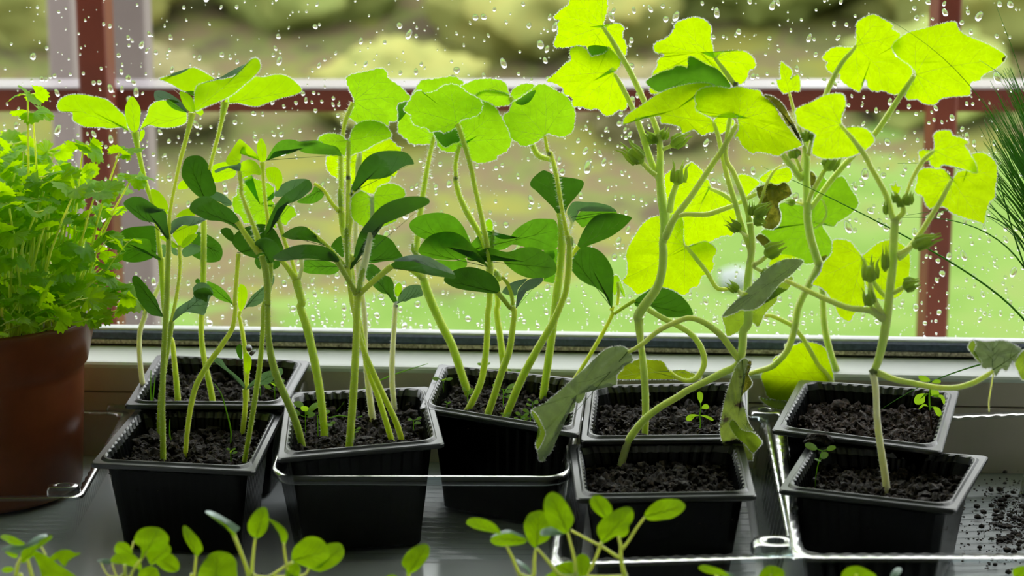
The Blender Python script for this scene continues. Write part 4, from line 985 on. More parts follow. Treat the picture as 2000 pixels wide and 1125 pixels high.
p.leaf('j 648,640 610,580 540,505 500,450 430,398 350,384 260,398 190,442 143,510 150,547 230,577 340,592 440,587 510,567 545,530 600,600', '645,640', 0, 'cotylit', 'mid', '150,530', cup=-.2)
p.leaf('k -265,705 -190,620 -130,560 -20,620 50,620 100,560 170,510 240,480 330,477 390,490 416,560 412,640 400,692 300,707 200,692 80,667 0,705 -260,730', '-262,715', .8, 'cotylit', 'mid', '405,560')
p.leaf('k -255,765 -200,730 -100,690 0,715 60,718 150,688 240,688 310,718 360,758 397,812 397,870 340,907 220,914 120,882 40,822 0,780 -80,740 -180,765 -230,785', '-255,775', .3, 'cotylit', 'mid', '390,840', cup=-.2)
p.leaf('j 633,310 665,293 684,330 680,382 652,417 634,372', '655,420', 1.0, 'squash', None, tooth=1)
p.stem('j 660,620,40 675,520,30 680,440,26 690,370,14', .8, .9, name='shoot_tip', mat='bud', hair=4)
p.done()

p = Plant('squash_seedling', 'squash seedling stalk hidden behind the two-stalked one, back middle pot', 'seedling', GQ, 'z 990,820', 'D')
p.stem('z 990,824,30 975,700,30 960,580,28 945,470,26 j 722,900,42 712,780,44 705,690,44 690,660,30', 0, .4, sink=4)
p.stem('j 700,680,46 715,700,44 745,740,36', .4, .2, name='shoot_tip', mat='bud', hair=3)
p.leaf('j 1062,520 1100,512 1130,520 1140,570 1110,590', '1060,540', 1.0, 'cotylit', None)
p.leaf('k 305,712 350,702 410,702 405,800 392,938 345,943 305,927 392,872 392,812 360,757', '300,712', 1.2, 'cotylit', None)
p.done()

p = Plant('squash_seedling', 'squash seedling with one large dark and one grey folded seed leaf, back middle pot', 'seedling', GQ, 'z 900,938', 'D', mat='darkstem')
p.stem('z 898,942,34 930,850,32 965,740,32 1000,640,30 1015,540,26 1022,470,24 j 822,940,44', 0, -.2, sink=4, mat='stem')
p.stem('j 815,945,34 770,890,34 720,830,36', -.2, -.5, name='petiole')
p.leaf('j 328,745 350,700 420,660 510,643 600,660 680,700 727,762 735,832 690,837 600,827 480,812 395,790', '728,832', -.5, 'coty', 'mid', '335,740', cup=-.25)
p.stem('j 832,925,30 820,840,28 790,760,26 748,715,22', 0, .3, name='petiole')
p.leaf('j 852,955 862,850 880,798 940,738 1000,726 1047,722 1047,750 1000,790 930,822 872,832', '850,950', -.2, 'topsheen', 'mid', '1040,730')
p.leaf('j 755,832 800,770 880,738 935,733 872,800 852,852', '850,850', .1, 'topsheen', None)
p.done()

p = Plant('squash_seedling', 'thickest squash stalk of the back middle pot, topped by a dark spade-shaped seed leaf', 'seedling', GQ, 'y 358,832', 'D', mat='stem')
p.stem('y 357,836,36 372,720,34 390,600,35 405,480,36 415,400,36 k 405,1000,62 425,850,56 440,650,56 435,500,54 430,430,66', 0, -.5, sink=4, hair=1.1)
p.leaf('k 400,432 380,400 340,360 260,280 208,232 228,180 290,128 330,128 400,165 470,173 540,183 597,203 592,250 540,320 485,385 466,432 430,445', '432,440', -.7, 'coty', 'palm', nv=3, vm='vein', cup=-.2, gy=-.3)
p.leaf('k 478,432 505,372 540,350 620,356 700,360 790,383 842,425 760,402 640,388 582,403 552,442 530,500 500,485', '490,470', .6, 'topsheen', 'mid', '835,420')
p.leaf('k 540,480 580,420 640,385 740,376 810,400 842,440 740,450 660,482 600,542 562,512', '520,490', .8, 'cotylit', 'mid', '830,430')
p.leaf('k 552,685 590,580 640,500 700,450 780,436 860,440 947,465 940,492 880,552 800,607 720,642 640,672 602,688', '555,690', .4, 'coty', 'mid', '935,470', vm='vein')
p.stem('k 510,760,20 530,720,30 560,680,40', .5, .4, name='petiole')
p.stem('k 470,600,20 500,540,26 510,500,24 490,450,18', .3, .5, name='petiole', hair=3, mat='palestem')
p.stem('k 440,480,40 400,200,34 375,60,34 i 1090,800,44 1010,680,42 940,520,42 870,380,40 812,262,32', .4, 1.0, name='petiole', hair=2)
p.leaf('i 802,250 760,230 700,228 640,215 560,250 500,225 470,202 452,180 490,163 520,148 560,133 650,126 740,138 782,168 797,215', '805,252', 1.1, 'squash', tooth=1.6, nv=3)
p.leaf('i 805,255 780,235 740,225 640,210 560,245 600,282 680,312 700,330 740,327 810,312', '805,252', 1.0, 'squash', tooth=1.6, nv=3)
p.leaf('i 815,250 828,210 870,178 930,162 990,172 1028,205 1000,217 960,215 910,252 870,277 842,287', '815,252', 1.2, 'squash', tooth=1.6, nv=3)
p.done()

p = Plant('squash_seedling', 'squash seedling leaning right-to-left behind the thickest stalk, round leaf with fan veins above', 'seedling', GQ, 'y 200,880', 'D')
p.stem('y 198,885,34 262,730,36 330,600,34 400,480,32 445,380,28 k 470,1000,46 490,850,48 495,700,44 490,600,40', 0, .5, sink=4, hair=1.2)
p.stem('k 490,640,40 470,550,34 440,400,32 400,160,34 360,0,30 i 1115,810,32 1092,680,28 1066,545,24', .6, 1.7, name='petiole', hair=2.6)
p.leaf('i 1065,545 1030,572 972,607 900,618 860,587 820,562 800,500 770,440 763,395 800,368 830,300 870,278 910,248 960,215 1012,172 1072,170 1132,205 1202,240 1254,290 1284,360 1286,420 1268,510 1202,550 1132,541 1082,527', '1065,540', 1.8, 'squash', tooth=2, nv=8)
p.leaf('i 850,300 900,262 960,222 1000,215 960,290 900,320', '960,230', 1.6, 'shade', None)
p.stem('k 495,690,34 510,640,34 500,600,14', .5, .6, name='shoot_tip', mat='bud', hair=3)
p.done()

p = Plant('squash_seedling', 'squash seedling with a thin slanting stalk and two dark seed leaves, right end of middle', 'seedling', GQ, 'y 450,790', 'D')
p.stem('y 440,800,18 520,690,18 600,560,19 650,470,18 670,425,20', 0, .3, sink=3, hair=.6)
p.stem('y 662,420,20 668,400,18', .3, .3, name='petiole', hair=0)
p.leaf('k 474,742 490,700 560,683 640,682 710,708 770,768 812,850 820,920 814,1010 812,1110 800,1128 785,1060 750,1030 690,982 620,952 560,912 508,850 478,800', '800,1120', -.2, 'coty', 'mid', '490,720')
p.stem('n 0,610,26 80,555,30 150,510,30', .3, .4, name='petiole', hair=0, mat='darkstem')
p.leaf('n 145,520 200,470 270,425 350,407 430,428 500,490 550,548 577,610 562,628 470,636 370,632 300,582 240,545 170,562', '145,525', .5, 'coty', 'mid', '572,620')
p.leaf('k 818,905 850,895 880,960 905,1040 890,1047 860,970 835,1030 815,1025', '850,1080', .6, 'squash', None, tooth=1)
p.stem('k 845,1110,20 855,1020,26 850,940,22', .4, .6, name='shoot_tip', hair=.5)
p.done()

# ---- pot E ----
p = Plant('vine_plant', 'tall budding vine in the back right-of-centre pot, two large leaves at the very top', 'plant', GV_, 'o 860,932', 'E', mat='vinestem', hairy=.7)
p.stem('o 860,938,48 865,700,54 852,450,52 832,280,48 818,150,60 815,85,70', 0, .2, sink=4)
p.stem('n 172,655,62 178,610,70 240,520,72 310,420,66 347,300,62 357,170,62 352,90,56 m 360,1000,62 368,900,68 366,820,76 345,700,66 332,540,56 335,350,50 318,230,40', .2, .6)
p.stem('m 335,330,40 318,230,44 280,120,42 l 860,920,42 780,740,44 680,530,42 600,390,40 540,290,34 478,198,26', .6, 1.6, name='petiole')
p.stem('m 325,560,44 290,490,46 240,350,48 190,190,44 l 810,1110,42 760,960,42 690,780,38 620,640,34 565,542,24', .6, 1.0, name='petiole')
p.leaf('l 470,-42 500,-20 507,0 512,55 495,130 480,192 500,198 530,178 590,172 632,205 620,260 650,330 647,390 632,412 600,440 500,370 440,402 400,409 382,400 360,345 300,333 210,347 125,342 128,290 150,230 145,180 155,150 118,130 160,80 228,30 240,-20 330,-45 420,-30', '478,198', 1.8, 'vine', tooth=2, nv=7)
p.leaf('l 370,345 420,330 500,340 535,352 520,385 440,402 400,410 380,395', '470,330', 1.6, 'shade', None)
p.leaf('l 558,530 530,520 540,500 575,515 600,480 608,440 570,395 520,350 500,385 440,407 395,412 380,400 350,358 290,338 235,370 245,437 200,468 120,545 68,592 130,612 190,652 190,682 250,717 260,777 320,782 380,802 440,797 490,842 540,842 590,807 640,802 657,740 640,650 610,600', '560,535', 1.2, 'vine', tooth=1.8, nv=8)
p.stem('m 375,990,56 385,960,60 440,850,54 560,690,46 700,480,44 800,330,40 900,160,34', .1, -3.2, name='petiole', dm=-2.4)
p.leaf('q 755,880 750,850 700,822 640,832 590,862 520,842 450,802 452,760 440,722 460,670 520,640 600,633 690,648 760,635 850,655 912,665 935,700 1012,762 1062,850 1120,930 1165,990 1222,1060 1160,1090 1100,1110 1050,1140 980,1125 900,1110 860,1122 790,1070 758,1010 733,1000 762,940', '757,882', -3.3, 'vine', tooth=1.6, nv=8, gy=-.25, gx=-.05, cup=-.25)
p.leaf('s 18,325 100,328 180,385 235,480 285,570 325,665 322,690 300,610 250,545 215,548 180,470 120,400 50,350', '170,420', -3.5, 'crisp', None, tooth=1.2, cup=.3)
# buds
p.bud('m 205,440 60,300', 100, -.4, 'm 300,530,40 250,490,34 200,438,34', open_=.5)
p.bud('m 415,320 560,225', 80, .2, 'm 355,345,34 385,330,30 420,318,30', open_=.2)
p.bud('m 458,600 485,440', 96, -.5, 'm 405,800,50 420,700,48 455,600,40', open_=.5)
p.bud('m 300,295 215,215', 62, .8, open_=.2); p.bud('m 345,270 390,185', 60, .8, open_=.2); p.bud('m 305,300 300,230', 50, .7, open_=.2)
# leaves behind
p.leaf('m 370,540 420,500 460,520 520,470 545,447 580,445 640,500 680,560 705,610 690,625 760,640 860,690 905,740 892,830 872,965 800,975 720,1010 665,1042 590,1035 540,1052 505,1020 495,900 460,860 400,810 375,640', '695,625', 3.0, 'vine', tooth=2, nv=8)
p.stem('m 700,632,24 790,670,32 870,725,36', 3.0, 2.6, name='petiole')
p.leaf('n 510,100 505,50 500,-80 440,-110 330,-107 260,-87 200,-37 150,40 100,130 85,190 97,250 90,330 60,372 120,420 180,467 300,412 420,432 495,472 540,457 560,422 615,402 640,337 700,312 727,260 720,210 747,150 720,110 670,83 620,90 560,112 530,125', '512,104', 2.3, 'vine', tooth=1.6, nv=8)
p.stem('n 518,112,18 545,140,28 600,210,32 680,310,34 740,410,34 790,432,34 850,425,24', 2.3, 1.6, name='petiole')
p.stem('n 245,580,36 350,640,42 450,690,42 550,750,44 620,830,46 655,920,46 652,1000,44 600,1080,42 530,1102,34 450,1070,28 408,1028,20', .3, .6, name='petiole')
p.leaf('n 412,1032 380,1000 350,958 270,950 200,945 150,953 80,988 40,1030 18,1082 60,1092 150,1092 300,1090 450,1092 520,1100 600,1092 640,1080 600,1055 550,1040 520,1025 460,1023', '412,1032', .9, 'yellow', 'palm', tooth=1.4, nv=6, gy=-.6)
p.done()

# ---- pot F ----
p = Plant('vine_plant', 'vine bending right out of the front centre pot, withered grey leaves hanging from it', 'plant', GV_, 'H 1805,625', 'F', mat='vinestem', hairy=.6)
p.stem('o 685,1175,58 700,1100,58 750,960,58 850,830,56 960,740,52 1110,650,50 p 150,615,50 300,540,52 420,478,56 500,440,52 545,390,52 562,300,62 568,180,62 n 975,690,62 980,600,66 975,420,62 985,300,58 r 305,1080,60 325,950,50 335,850,46 318,700,50', 0, 1.6, sink=4)
p.stem('r 308,1000,40 320,900,44 270,750,44 210,550,42 150,350,40 90,80,36 50,-42,24', 1.4, 3.0, name='petiole')
p.leaf('q 570,890 540,860 500,835 450,800 445,760 440,720 460,680 520,645 580,630 530,610 440,610 350,625 260,650 168,690 88,745 -12,810 -72,860 -87,907 -60,905 30,865 100,862 185,850 190,897 240,905 330,930 350,977 430,950 490,990 540,970 580,962', '572,892', 3.0, 'vine', tooth=1.2, nv=6, gx=.3, cup=-.1)
p.leaf('q 578,890 600,860 640,852 680,860 722,882 722,915 680,950 620,982 590,960', '575,890', 3.1, 'vine', tooth=1.2, nv=3)
p.stem('r 312,690,50 305,640,38 260,480,38 200,330,38 140,170,34 q 735,640,36 730,620,34 650,510,32 588,428,24', 1.7, 3.3, name='petiole')
p.leaf('q 583,425 572,350 555,280 557,200 515,150 475,133 430,126 360,145 300,170 283,220 230,280 160,310 138,350 160,385 217,400 170,440 163,490 140,520 130,548 180,540 220,530 300,520 400,500 500,470 590,500 612,520 680,600 710,590 740,612 780,613 822,570 835,520 882,490 870,430 820,385 760,370 680,375 620,392 600,410', '585,427', 3.5, 'vine', tooth=1.6, nv=9)
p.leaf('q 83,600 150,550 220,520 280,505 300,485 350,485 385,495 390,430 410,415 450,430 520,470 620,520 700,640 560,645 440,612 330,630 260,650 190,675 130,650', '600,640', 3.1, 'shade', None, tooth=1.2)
p.leaf('q 110,640 150,655 185,680 120,685', '150,680', 3.6, 'vine', None, tooth=1)
p.bud('r 350,640 475,555', 74, 1.2, open_=.1); p.bud('r 345,665 435,705', 62, 1.2, open_=.1); p.bud('r 330,640 330,545', 50, 1.5, open_=.2)
p.bud('r 245,750 150,680', 64, 1.6, 'r 300,790,20 270,775,20 245,755,24', open_=.4)
p.bud('r 425,930 575,850', 92, .8, 'r 340,1000,36 380,985,32 430,945,32', open_=.15); p.bud('r 405,1045 450,1075', 52, .8, 'r 345,1015,30 375,1035,26 410,1048,24', open_=.1)
p.bud('n 905,440 825,385', 56, 1.2, 'n 960,480,60 930,460,40 905,440,30', open_=.4)
p.stem('r 345,660,22 400,530,24 430,430,24 470,350,24 500,310,20 550,270,8', 1.8, 2.4, name='petiole')
p.leaf('r 388,372 440,330 470,312 550,298 600,290 627,350 590,402 480,412 430,402', '470,350', 2.6, 'vine', tooth=1, nv=4)
p.stem('r -200,645,30 -150,632,34 0,632,38 100,602,38 200,565,34 290,520,32 370,478,28', 2.6, 2.4, name='petiole')
p.leaf('r 233,352 280,343 340,365 387,402 365,430 340,450 300,492 290,502 262,450', '370,430', 2.9, 'vine', tooth=1.2, nv=3)
p.leaf('r 366,440 400,425 430,415 470,405 520,420 570,398 610,440 618,490 560,525 525,560 545,640 528,700 480,742 410,718 440,640 410,560 378,500', '440,420', 2.2, 'crisp', 'palm', nv=3, tooth=1.2, wave=.2, vm='veindark')
# wilted leaf, upper grey and lower green part
p.leaf('X 1412,618 1424,600 1450,575 1480,545 1505,520 1535,506 1568,509 1557,525 1541,540 1521,556 1501,580 1481,600 1460,606 1448,604 1435,611', '1560,512', .4, 'wilt', 'mid', '1420,612', tooth=1.2, wave=.2, gy=-.4)
p.leaf('X 1412,618 1435,608 1460,601 1480,596 1500,575 1520,551 1548,541 1538,565 1518,562 1517,587 1501,604 1492,616 1481,638 1468,630 1441,648 1421,656 1416,638', '1530,548', .9, 'wilty', 'palm', tooth=1.2, wave=.1, nv=5)
p.leaf('X 1503,514 1515,500 1535,497 1560,505 1530,508 1510,525', '1560,505', .9, 'vine', None)
p.stem('p 545,395,50 470,290,48 400,200,48 290,115,44 190,80,42 110,95,40 n 330,730,40 220,820,38 160,860,32 100,892,28', 1.0, -1.6, name='petiole')
p.leaf('o 545,330 600,298 690,287 742,320 768,372 762,402 712,412 690,460 652,500 650,567 600,560 570,562 520,592 470,570 428,574 420,650 380,702 340,680 325,675 350,712 330,760 272,790 270,852 230,862 222,892 202,912 195,1020 150,1082 115,1075 130,1118 88,1122 75,1050 63,990 90,902 28,765 130,700 230,620 330,530 430,440 500,370', '738,322', -1.6, 'wilt', 'mid', '110,1050', tooth=1.2, gx=-.1, wave=.16, cup=.05, vm='veindark')
p.leaf('o 30,765 90,900 63,990 75,1040 110,985 130,920 100,850 70,790', '60,800', -1.65, 'wilty', None, tooth=1)
p.leaf('p 520,430 560,385 585,378 605,395 590,450 570,520 560,600 555,660 577,730 602,830 642,900 702,980 692,1012 642,1070 632,1122 560,1112 500,1072 428,1022 398,900 410,800 430,690 460,590 490,500', '560,385', -.3, 'withered', 'mid', '620,1100', tooth=1.2, wave=.25, gx=.2, vm='veindark')
p.leaf('p 600,385 627,400 620,450 600,480 630,545 622,580 572,632 552,655 560,560 580,470 590,400', '600,390', .3, 'crisp', None, tooth=1, wave=.2)
p.leaf('p 470,860 500,830 560,900 640,920 700,980 692,1012 640,1065 590,1010 520,950', '500,850', -.4, 'wilty', None, wave=.15, tooth=.8)
p.done()

# ---- pot G ----
p = Plant('vine_plant', 'tall back right vine with crossing pale stalks and a tiny lobed top leaf', 'plant', GV_, 'v 470,1092', 'G', mat='vinestem', hairy=.7)
p.stem('v 475,1098,42 450,1030,46 400,900,46 355,700,42 343,500,40 335,370,46 322,310,58', 0, .2, sink=3)
p.stem('v 322,312,54 300,250,52 265,130,52 245,0,50 r 790,900,56 755,750,56 738,600,58 732,450,56 728,330,58 732,220,54 715,140,36', .2, .8)
p.stem('s 345,720,32 335,680,28 305,590,28 288,520,26 255,400,24 230,300,18', .8, 1.0, name='petiole')
p.leaf('s 228,300 190,307 155,270 138,210 168,205 162,140 173,78 212,108 236,125 252,155 240,205 265,182 297,173 312,230 306,292 260,290', '230,298', 1.0, 'vine', tooth=1.2, nv=5)
p.stem('r 745,585,40 775,570,40 900,400,44 1010,270,44 1125,150,42 s 870,590,44 1030,350,42 1125,210,34 t 520,420,24', .6, 1.6, name='petiole')
p.leaf('t 530,408 500,360 445,322 412,285 403,250 440,210 500,175 580,155 680,128 745,120 767,160 800,190 870,220 940,250 1000,285 1025,308 1010,342 960,382 900,412 880,442 832,455 830,517 790,527 720,532 670,542 632,574 570,567 540,545 490,547 475,522 500,470', '532,410', 1.7, 'vine', tooth=1.6, nv=8)
p.leaf('t 1005,320 1025,308 1018,330 1008,340', '1010,325', 1.65, 'crisp', None, name='dry_tip')
p.stem('r 700,345,40 s 350,700,40 400,540,44 440,450,44 480,360,42 550,200,38 620,80,34 690,0,28 t 200,250,18', .9, 1.8, name='petiole')
p.leaf('t 200,248 203,180 205,130 240,100 300,80 360,110 402,135 402,160 442,185 442,230 405,270 422,310 470,330 502,370 512,400 482,460 442,512 400,517 350,497 320,502 280,492 263,465 265,445 250,438 237,450 235,475 220,502 170,480 120,440 110,402 70,402 38,370 45,340 18,320 45,283 90,258 160,260', '200,252', 2.0, 'vine', tooth=1.8, nv=8)
p.stem('s 320,940,44 290,900,48 230,820,48 165,735,44', .7, -.4, name='petiole')
p.stem('r 715,560,20 660,545,14 600,530,10', .6, .4, name='petiole'); p.bud('r 650,545 580,540', 40, .4, open_=.1)
p.bud('s 405,670 470,520', 84, .7, 's 370,760,34 385,710,34 405,665,34', open_=.4); p.bud('s 345,660 340,560', 80, .8, open_=.25); p.bud('s 385,600 440,500', 56, 1.0, open_=.5)
p.bud('s 495,870 600,720', 96, .3, 's 370,1110,34 390,1050,36 440,960,36 490,870,34', open_=.35)
p.bud('s 270,780 255,700', 74, .4, 's 320,880,30 300,830,26 275,780,24', open_=.1)
p.leaf('s 235,740 240,700 270,692 295,725 280,745', '260,740', .3, 'crisp', None)
p.stem('r 690,520,20 700,560,30 650,430,40 620,400,40', 1.4, 1.8, name='petiole', mat='palestem')
# large leaf with shade put into its green, and a dry margin
p.leaf('r 762,680 720,600 700,560 620,560 560,545 522,575 545,620 540,700 500,740 430,738 400,770 440,820 465,870 530,912 600,952 700,990 770,992 840,962 900,942 932,880 900,800 850,722 860,700 930,722 962,690 1040,642 1107,570 1102,520 1052,440 1000,358 940,372 900,400 840,350 800,420 780,500', '790,690', 2.3, 'vineshade', tooth=1.4, nv=9)
p.leaf('r 360,800 400,778 460,820 467,870 420,866 385,835', '440,830', 2.1, 'crisp', None, tooth=1, wave=.3)
p.leaf('r 760,320 800,355 790,420 765,440', '765,420', 2.0, 'crisp', None, tooth=1)
p.leaf('r 840,945 880,930 875,960 850,975', '850,940', 2.2, 'crisp', None)
p.stem('r 845,525,12 872,580,14 877,630,14 850,690,16 800,730,14 765,745,10', 1.9, 2.2, name='petiole', hair=.3)
# stalk looping down to the front and the half-folded leaf over the pot
p.stem('v 318,330,50 290,380,50 240,470,44 190,580,44 165,720,42 120,850,40 50,930,38 0,962,36 p 620,485,32 560,515,28', .1, -2.2, name='petiole')
p.stem('p 720,60,30 780,65,30 860,100,34 930,140,36 1000,220,36 1060,320,36 1125,430,34 w 500,330,34 560,425,32', -.6, -1.0, name='petiole')
p.leaf('w 568,440 555,400 552,340 520,230 490,150 420,113 330,107 260,130 200,123 200,170 160,200 120,225 90,290 60,310 25,355 55,450 65,490 100,520 200,545 330,560 440,545 520,500', '568,438', -1.1, 'vine', tooth=1.4, nv=7, gy=-.1)
p.leaf('w 12,510 60,530 120,530 240,545 330,560 440,545 520,500 560,450 575,438 620,445 680,450 680,465 725,465 765,480 772,512 828,518 800,542 790,602 760,652 712,692 640,702 582,744 520,732 450,702 382,702 350,650 300,610 242,605 150,600 60,562', '572,445', -1.2, 'wilty', 'palm', tooth=1.2, nv=7, gy=-.5, cup=-.1)
p.done()

# ---- pot H ----
p = Plant('vine_plant', 'vine in the front right pot, pale knotted stalk and small flower buds', 'plant', GV_, 'X 1732,965', 'H', mat='vinestem', hairy=.7)
p.stem('X 1733,968,15 1727,920,14.5 1719,870,14 1713,820,13.5 w 868,560,48 862,440,50 842,330,54', 0, .1, sink=4, mat='palestem')
p.stem('v 665,975,44 690,920,52 720,800,58 745,650,60 762,500,56 783,300,56 790,150,54 795,60,54 u 180,750,56', .1, .4)
p.stem('u 180,760,50 205,730,44 240,690,42 235,640,30', .4, .4)
p.stem('w 825,335,44 845,320,50 870,335,34', .05, .05, name='stem_knot', mat='withered')
p.stem('u 175,760,46 150,690,44 120,580,42 60,460,40 0,355,38 s 940,1040,44 870,890,44 790,770,40 700,650,32 605,537,22', .5, 1.6, name='petiole')
p.leaf('s 612,525 620,460 642,410 637,340 600,310 500,320 400,370 285,422 280,480 300,540 390,590 425,615 410,660 400,742 430,767 490,787 600,782 680,772 730,752 790,722 847,670 847,630 800,573 720,553 640,560', '605,532', 1.8, 'vine', tooth=1.6, nv=7)
p.stem('u 240,660,22 270,540,24 310,440,30 380,320,34 462,243,24', .5, 1.2, name='petiole')
p.leaf('u 465,240 470,180 463,130 500,97 582,95 602,130 660,145 717,180 690,205 717,240 737,280 762,320 777,362 777,402 720,387 650,367 590,352 530,342 510,362 480,367 440,342 430,310 370,332 363,290 353,250 400,233 440,245', '465,242', 1.3, 'vine', tooth=1.4, nv=6)
p.stem('u 200,1030,48 250,990,50 350,870,44 440,730,42 520,600,36 596,455,26', .3, 1.4, name='petiole')
p.leaf('u 598,447 540,380 480,373 400,370 350,400 343,460 325,540 380,572 400,622 430,662 470,657 540,652 600,697 650,717 720,742 780,757 832,772 842,720 870,622 912,582 912,522 927,430 922,340 882,290 820,256 745,268 735,330 700,380 640,400', '598,450', 1.8, 'vine', tooth=1.6, nv=8)
p.leaf('u 185,468 195,500 222,508 207,550 190,562 160,532 148,490 172,500', '190,560', .4, 'vine', None, tooth=.8)
p.stem('u 215,620,18 195,580,18 190,555,12', .4, .4, name='petiole'); p.bud('u 260,640 295,540', 66, .3, open_=.2); p.bud('u 195,620 165,540', 46, .4, open_=.2); p.bud('u 115,710 115,600', 40, .8, open_=.1); p.bud('u 225,650 215,590', 50, .3, open_=.1)
p.bud('u 305,940 520,870', 84, -.3, 'u 200,1000,40 260,970,36 305,940,34', open_=.15)
p.bud('v 640,420 640,270', 84, -.4, 'v 715,620,40 680,560,36 650,480,32 640,415,28', open_=.5)
p.bud('v 640,570 620,460', 60, -.3, 'v 700,630,26 670,600,26 645,575,26', open_=.4); p.bud('v 735,355 735,190', 40, -.2, open_=.3)
p.bud('v 845,450 955,420', 72, -.2, 'v 785,490,30 815,475,28 845,455,28', open_=.15)
p.leaf('v 590,262 550,210 515,168 450,153 408,165 400,240 350,300 330,360 280,432 330,452 380,500 420,572 450,632 512,667 540,620 600,572 610,520 605,420 600,330', '592,265', 2.0, 'vine', tooth=1.4, nv=5)
p.leaf('v 592,262 620,235 690,178 760,158 830,178 887,240 882,400 830,502 750,532 680,522 640,480 610,420 600,330', '592,265', 2.1, 'vine', tooth=1.4, nv=5)
p.stem('v 600,275,16 640,380,28 690,460,30 735,510,28', 2.0, .8, name='petiole')
p.stem('v 725,650,54 660,605,44 600,593,38 500,580,36 370,530,34 230,465,30 110,408,24', .1, -1.4, name='petiole')
p.stem('x 50,330,56 90,345,52 180,380,46 330,410,44 480,437,42 620,440,42 750,405,42 850,350,36 900,315,28', .0, -1.2, name='petiole')
p.leaf('x 718,140 750,93 850,105 930,95 1000,100 1060,130 1125,165 1160,150 1130,175 1085,200 1060,250 1040,240 1000,312 960,300 918,348 890,295 830,297 810,260 780,230 750,190', '895,310', -1.2, 'wilt', 'palm', tooth=1.2, nv=4, wave=.2, vm='veindark', gy=-.3)
p.leaf('x 718,140 750,93 770,130 755,185 800,230 810,262 780,232 745,190', '770,200', -1.3, 'wilty', None, tooth=1)
p.leaf('x 1058,260 1090,200 1125,168 1165,180 1168,330 1118,382 1080,315', '1130,175', -1.0, 'wilty', 'mid', '1110,370', tooth=1.2, wave=.2)
p.stem('x 902,335,10 885,430,10 868,540,10 870,618,9', -1.2, -1.2, name='tendril', hair=.4)
p.done()

# ================================================================ little weeds in the pots
def weed(px, py, h, n, label, key, lean=0, mat='weed', size=1.0, red=False, dy=0):
    z = POTS[key][2]; b = PZ(px, py, z+.001); root = empty('weed_seedling', b); tag(root, label, 'weed', 'tiny round-leaved weeds in the pots')
    s_ = mpp(b); H = h*s_; q = random.Random(int(px*3+py)); m_ = MB()
    pts = [b+Vector((lean*s_*t*t, 0, H*t)) for t in (-.05, .25, .5, .75, 1)]; m_.tube(pts, [.9*s_]*5, 6); m_.build('stem', 'withered' if red else 'weed', root)
    for k in range(n):
        a = k*2.4+q.uniform(-.4, .4); top = k < 2; t = 1 if n <= 3 else (1-.5*(k//2)/max(1, n/2))
        o = pts[0].lerp(pts[-1], t) if t < 1 else pts[-1]
        L = h*.30*q.uniform(.8, 1.2)*size; w_ = L*.55; dx = math.cos(a); up = q.uniform(.1, .6)
        c = o+Vector((dx*L*.7*s_, math.sin(a)*L*.3*s_, up*L*.6*s_))
        st = MB(); st.tube([o, o.lerp(c, .55)+Vector((0, 0, -.0002)), c], [.6*s_]*3, 5); st.build('leaf_stalk', 'weed', root)
        v = []; R_ = max(2.6, w_)*s_
        ax = (c-o).normalized(); sd = Vector((0, -.5, .86)).cross(ax).normalized(); nn = 14
        v.append(c+ax*R_*.9)
        for j in range(nn):
            an = 2*PI*j/nn; v.append(c+ax*R_*(.9+1.15*math.cos(an))+sd*R_*.85*math.sin(an)+Vector((0, -.0003*math.cos(an*2), 0)))
        mesh('leaf', v, [(0, 1+j, 1+(j+1) % nn) for j in range(nn)], mat, root, True, [(p_.x*30, p_.z*30) for p_ in v])
    return root
for a in [(451,903,24,4,'tiny weed near the front right rim of the front left pot','A'), (537,782,36,5,'tiny weed at the right end of the back left pot','B'),
          (509,778,26,2,'thin tiny weed left of another at the right end of the back left pot','B'),
          (597,846,50,6,'clump-like weed beside the left wall of the tilted pot','C'), (621,850,40,3,'upright oval-leaved weed just right of the clump-like weed in the tilted pot','C'),
          (641,852,26,4,'low weed at the foot of the jagged-leaf squash stalk in the tilted pot','C'), (693,862,24,4,'weed just right of the thick middle stalk of the tilted pot','C'),
          (808,848,28,4,'weed near the right rim of the tilted pot','C'),
          (866,778,36,3,'thin weed at the left wall of the back middle pot','D'), (873,800,14,4,'low weed at the front left rim of the back middle pot','D'),
          (913,790,26,4,'weed between the two leftmost stalks of the back middle pot','D'), (945,742,28,3,'weed high at the back rim of the back middle pot','D'),
          (983,800,40,6,'leafy weed right of the slanting stalk, back middle pot','D'), (1002,752,24,4,'weed by the back rim between the stalks of the back middle pot','D'),
          (985,832,22,5,'low weed at the front rim of the back middle pot','D'), (1018,838,26,6,'bushy low weed by the wilted grey leaf, back middle pot','D'), (1036,836,30,6,'low weed touching the wilted grey leaf, back middle pot','D'),
          (1040,808,24,5,'weed right of the thickest stalk foot, back middle pot','D'),
          (1240,902,22,3,'tiny pale weed behind the bent stalk in the front pot right of centre','F')]:
    weed(*a)
weed(1839, 922, 30, 2, 'two-leaved weed at the back right of the front right pot', 'H', size=1.7)
weed(1592, 948, 70, 4, 'taller curved weed at the left of the front right pot', 'H', lean=12, size=.8)
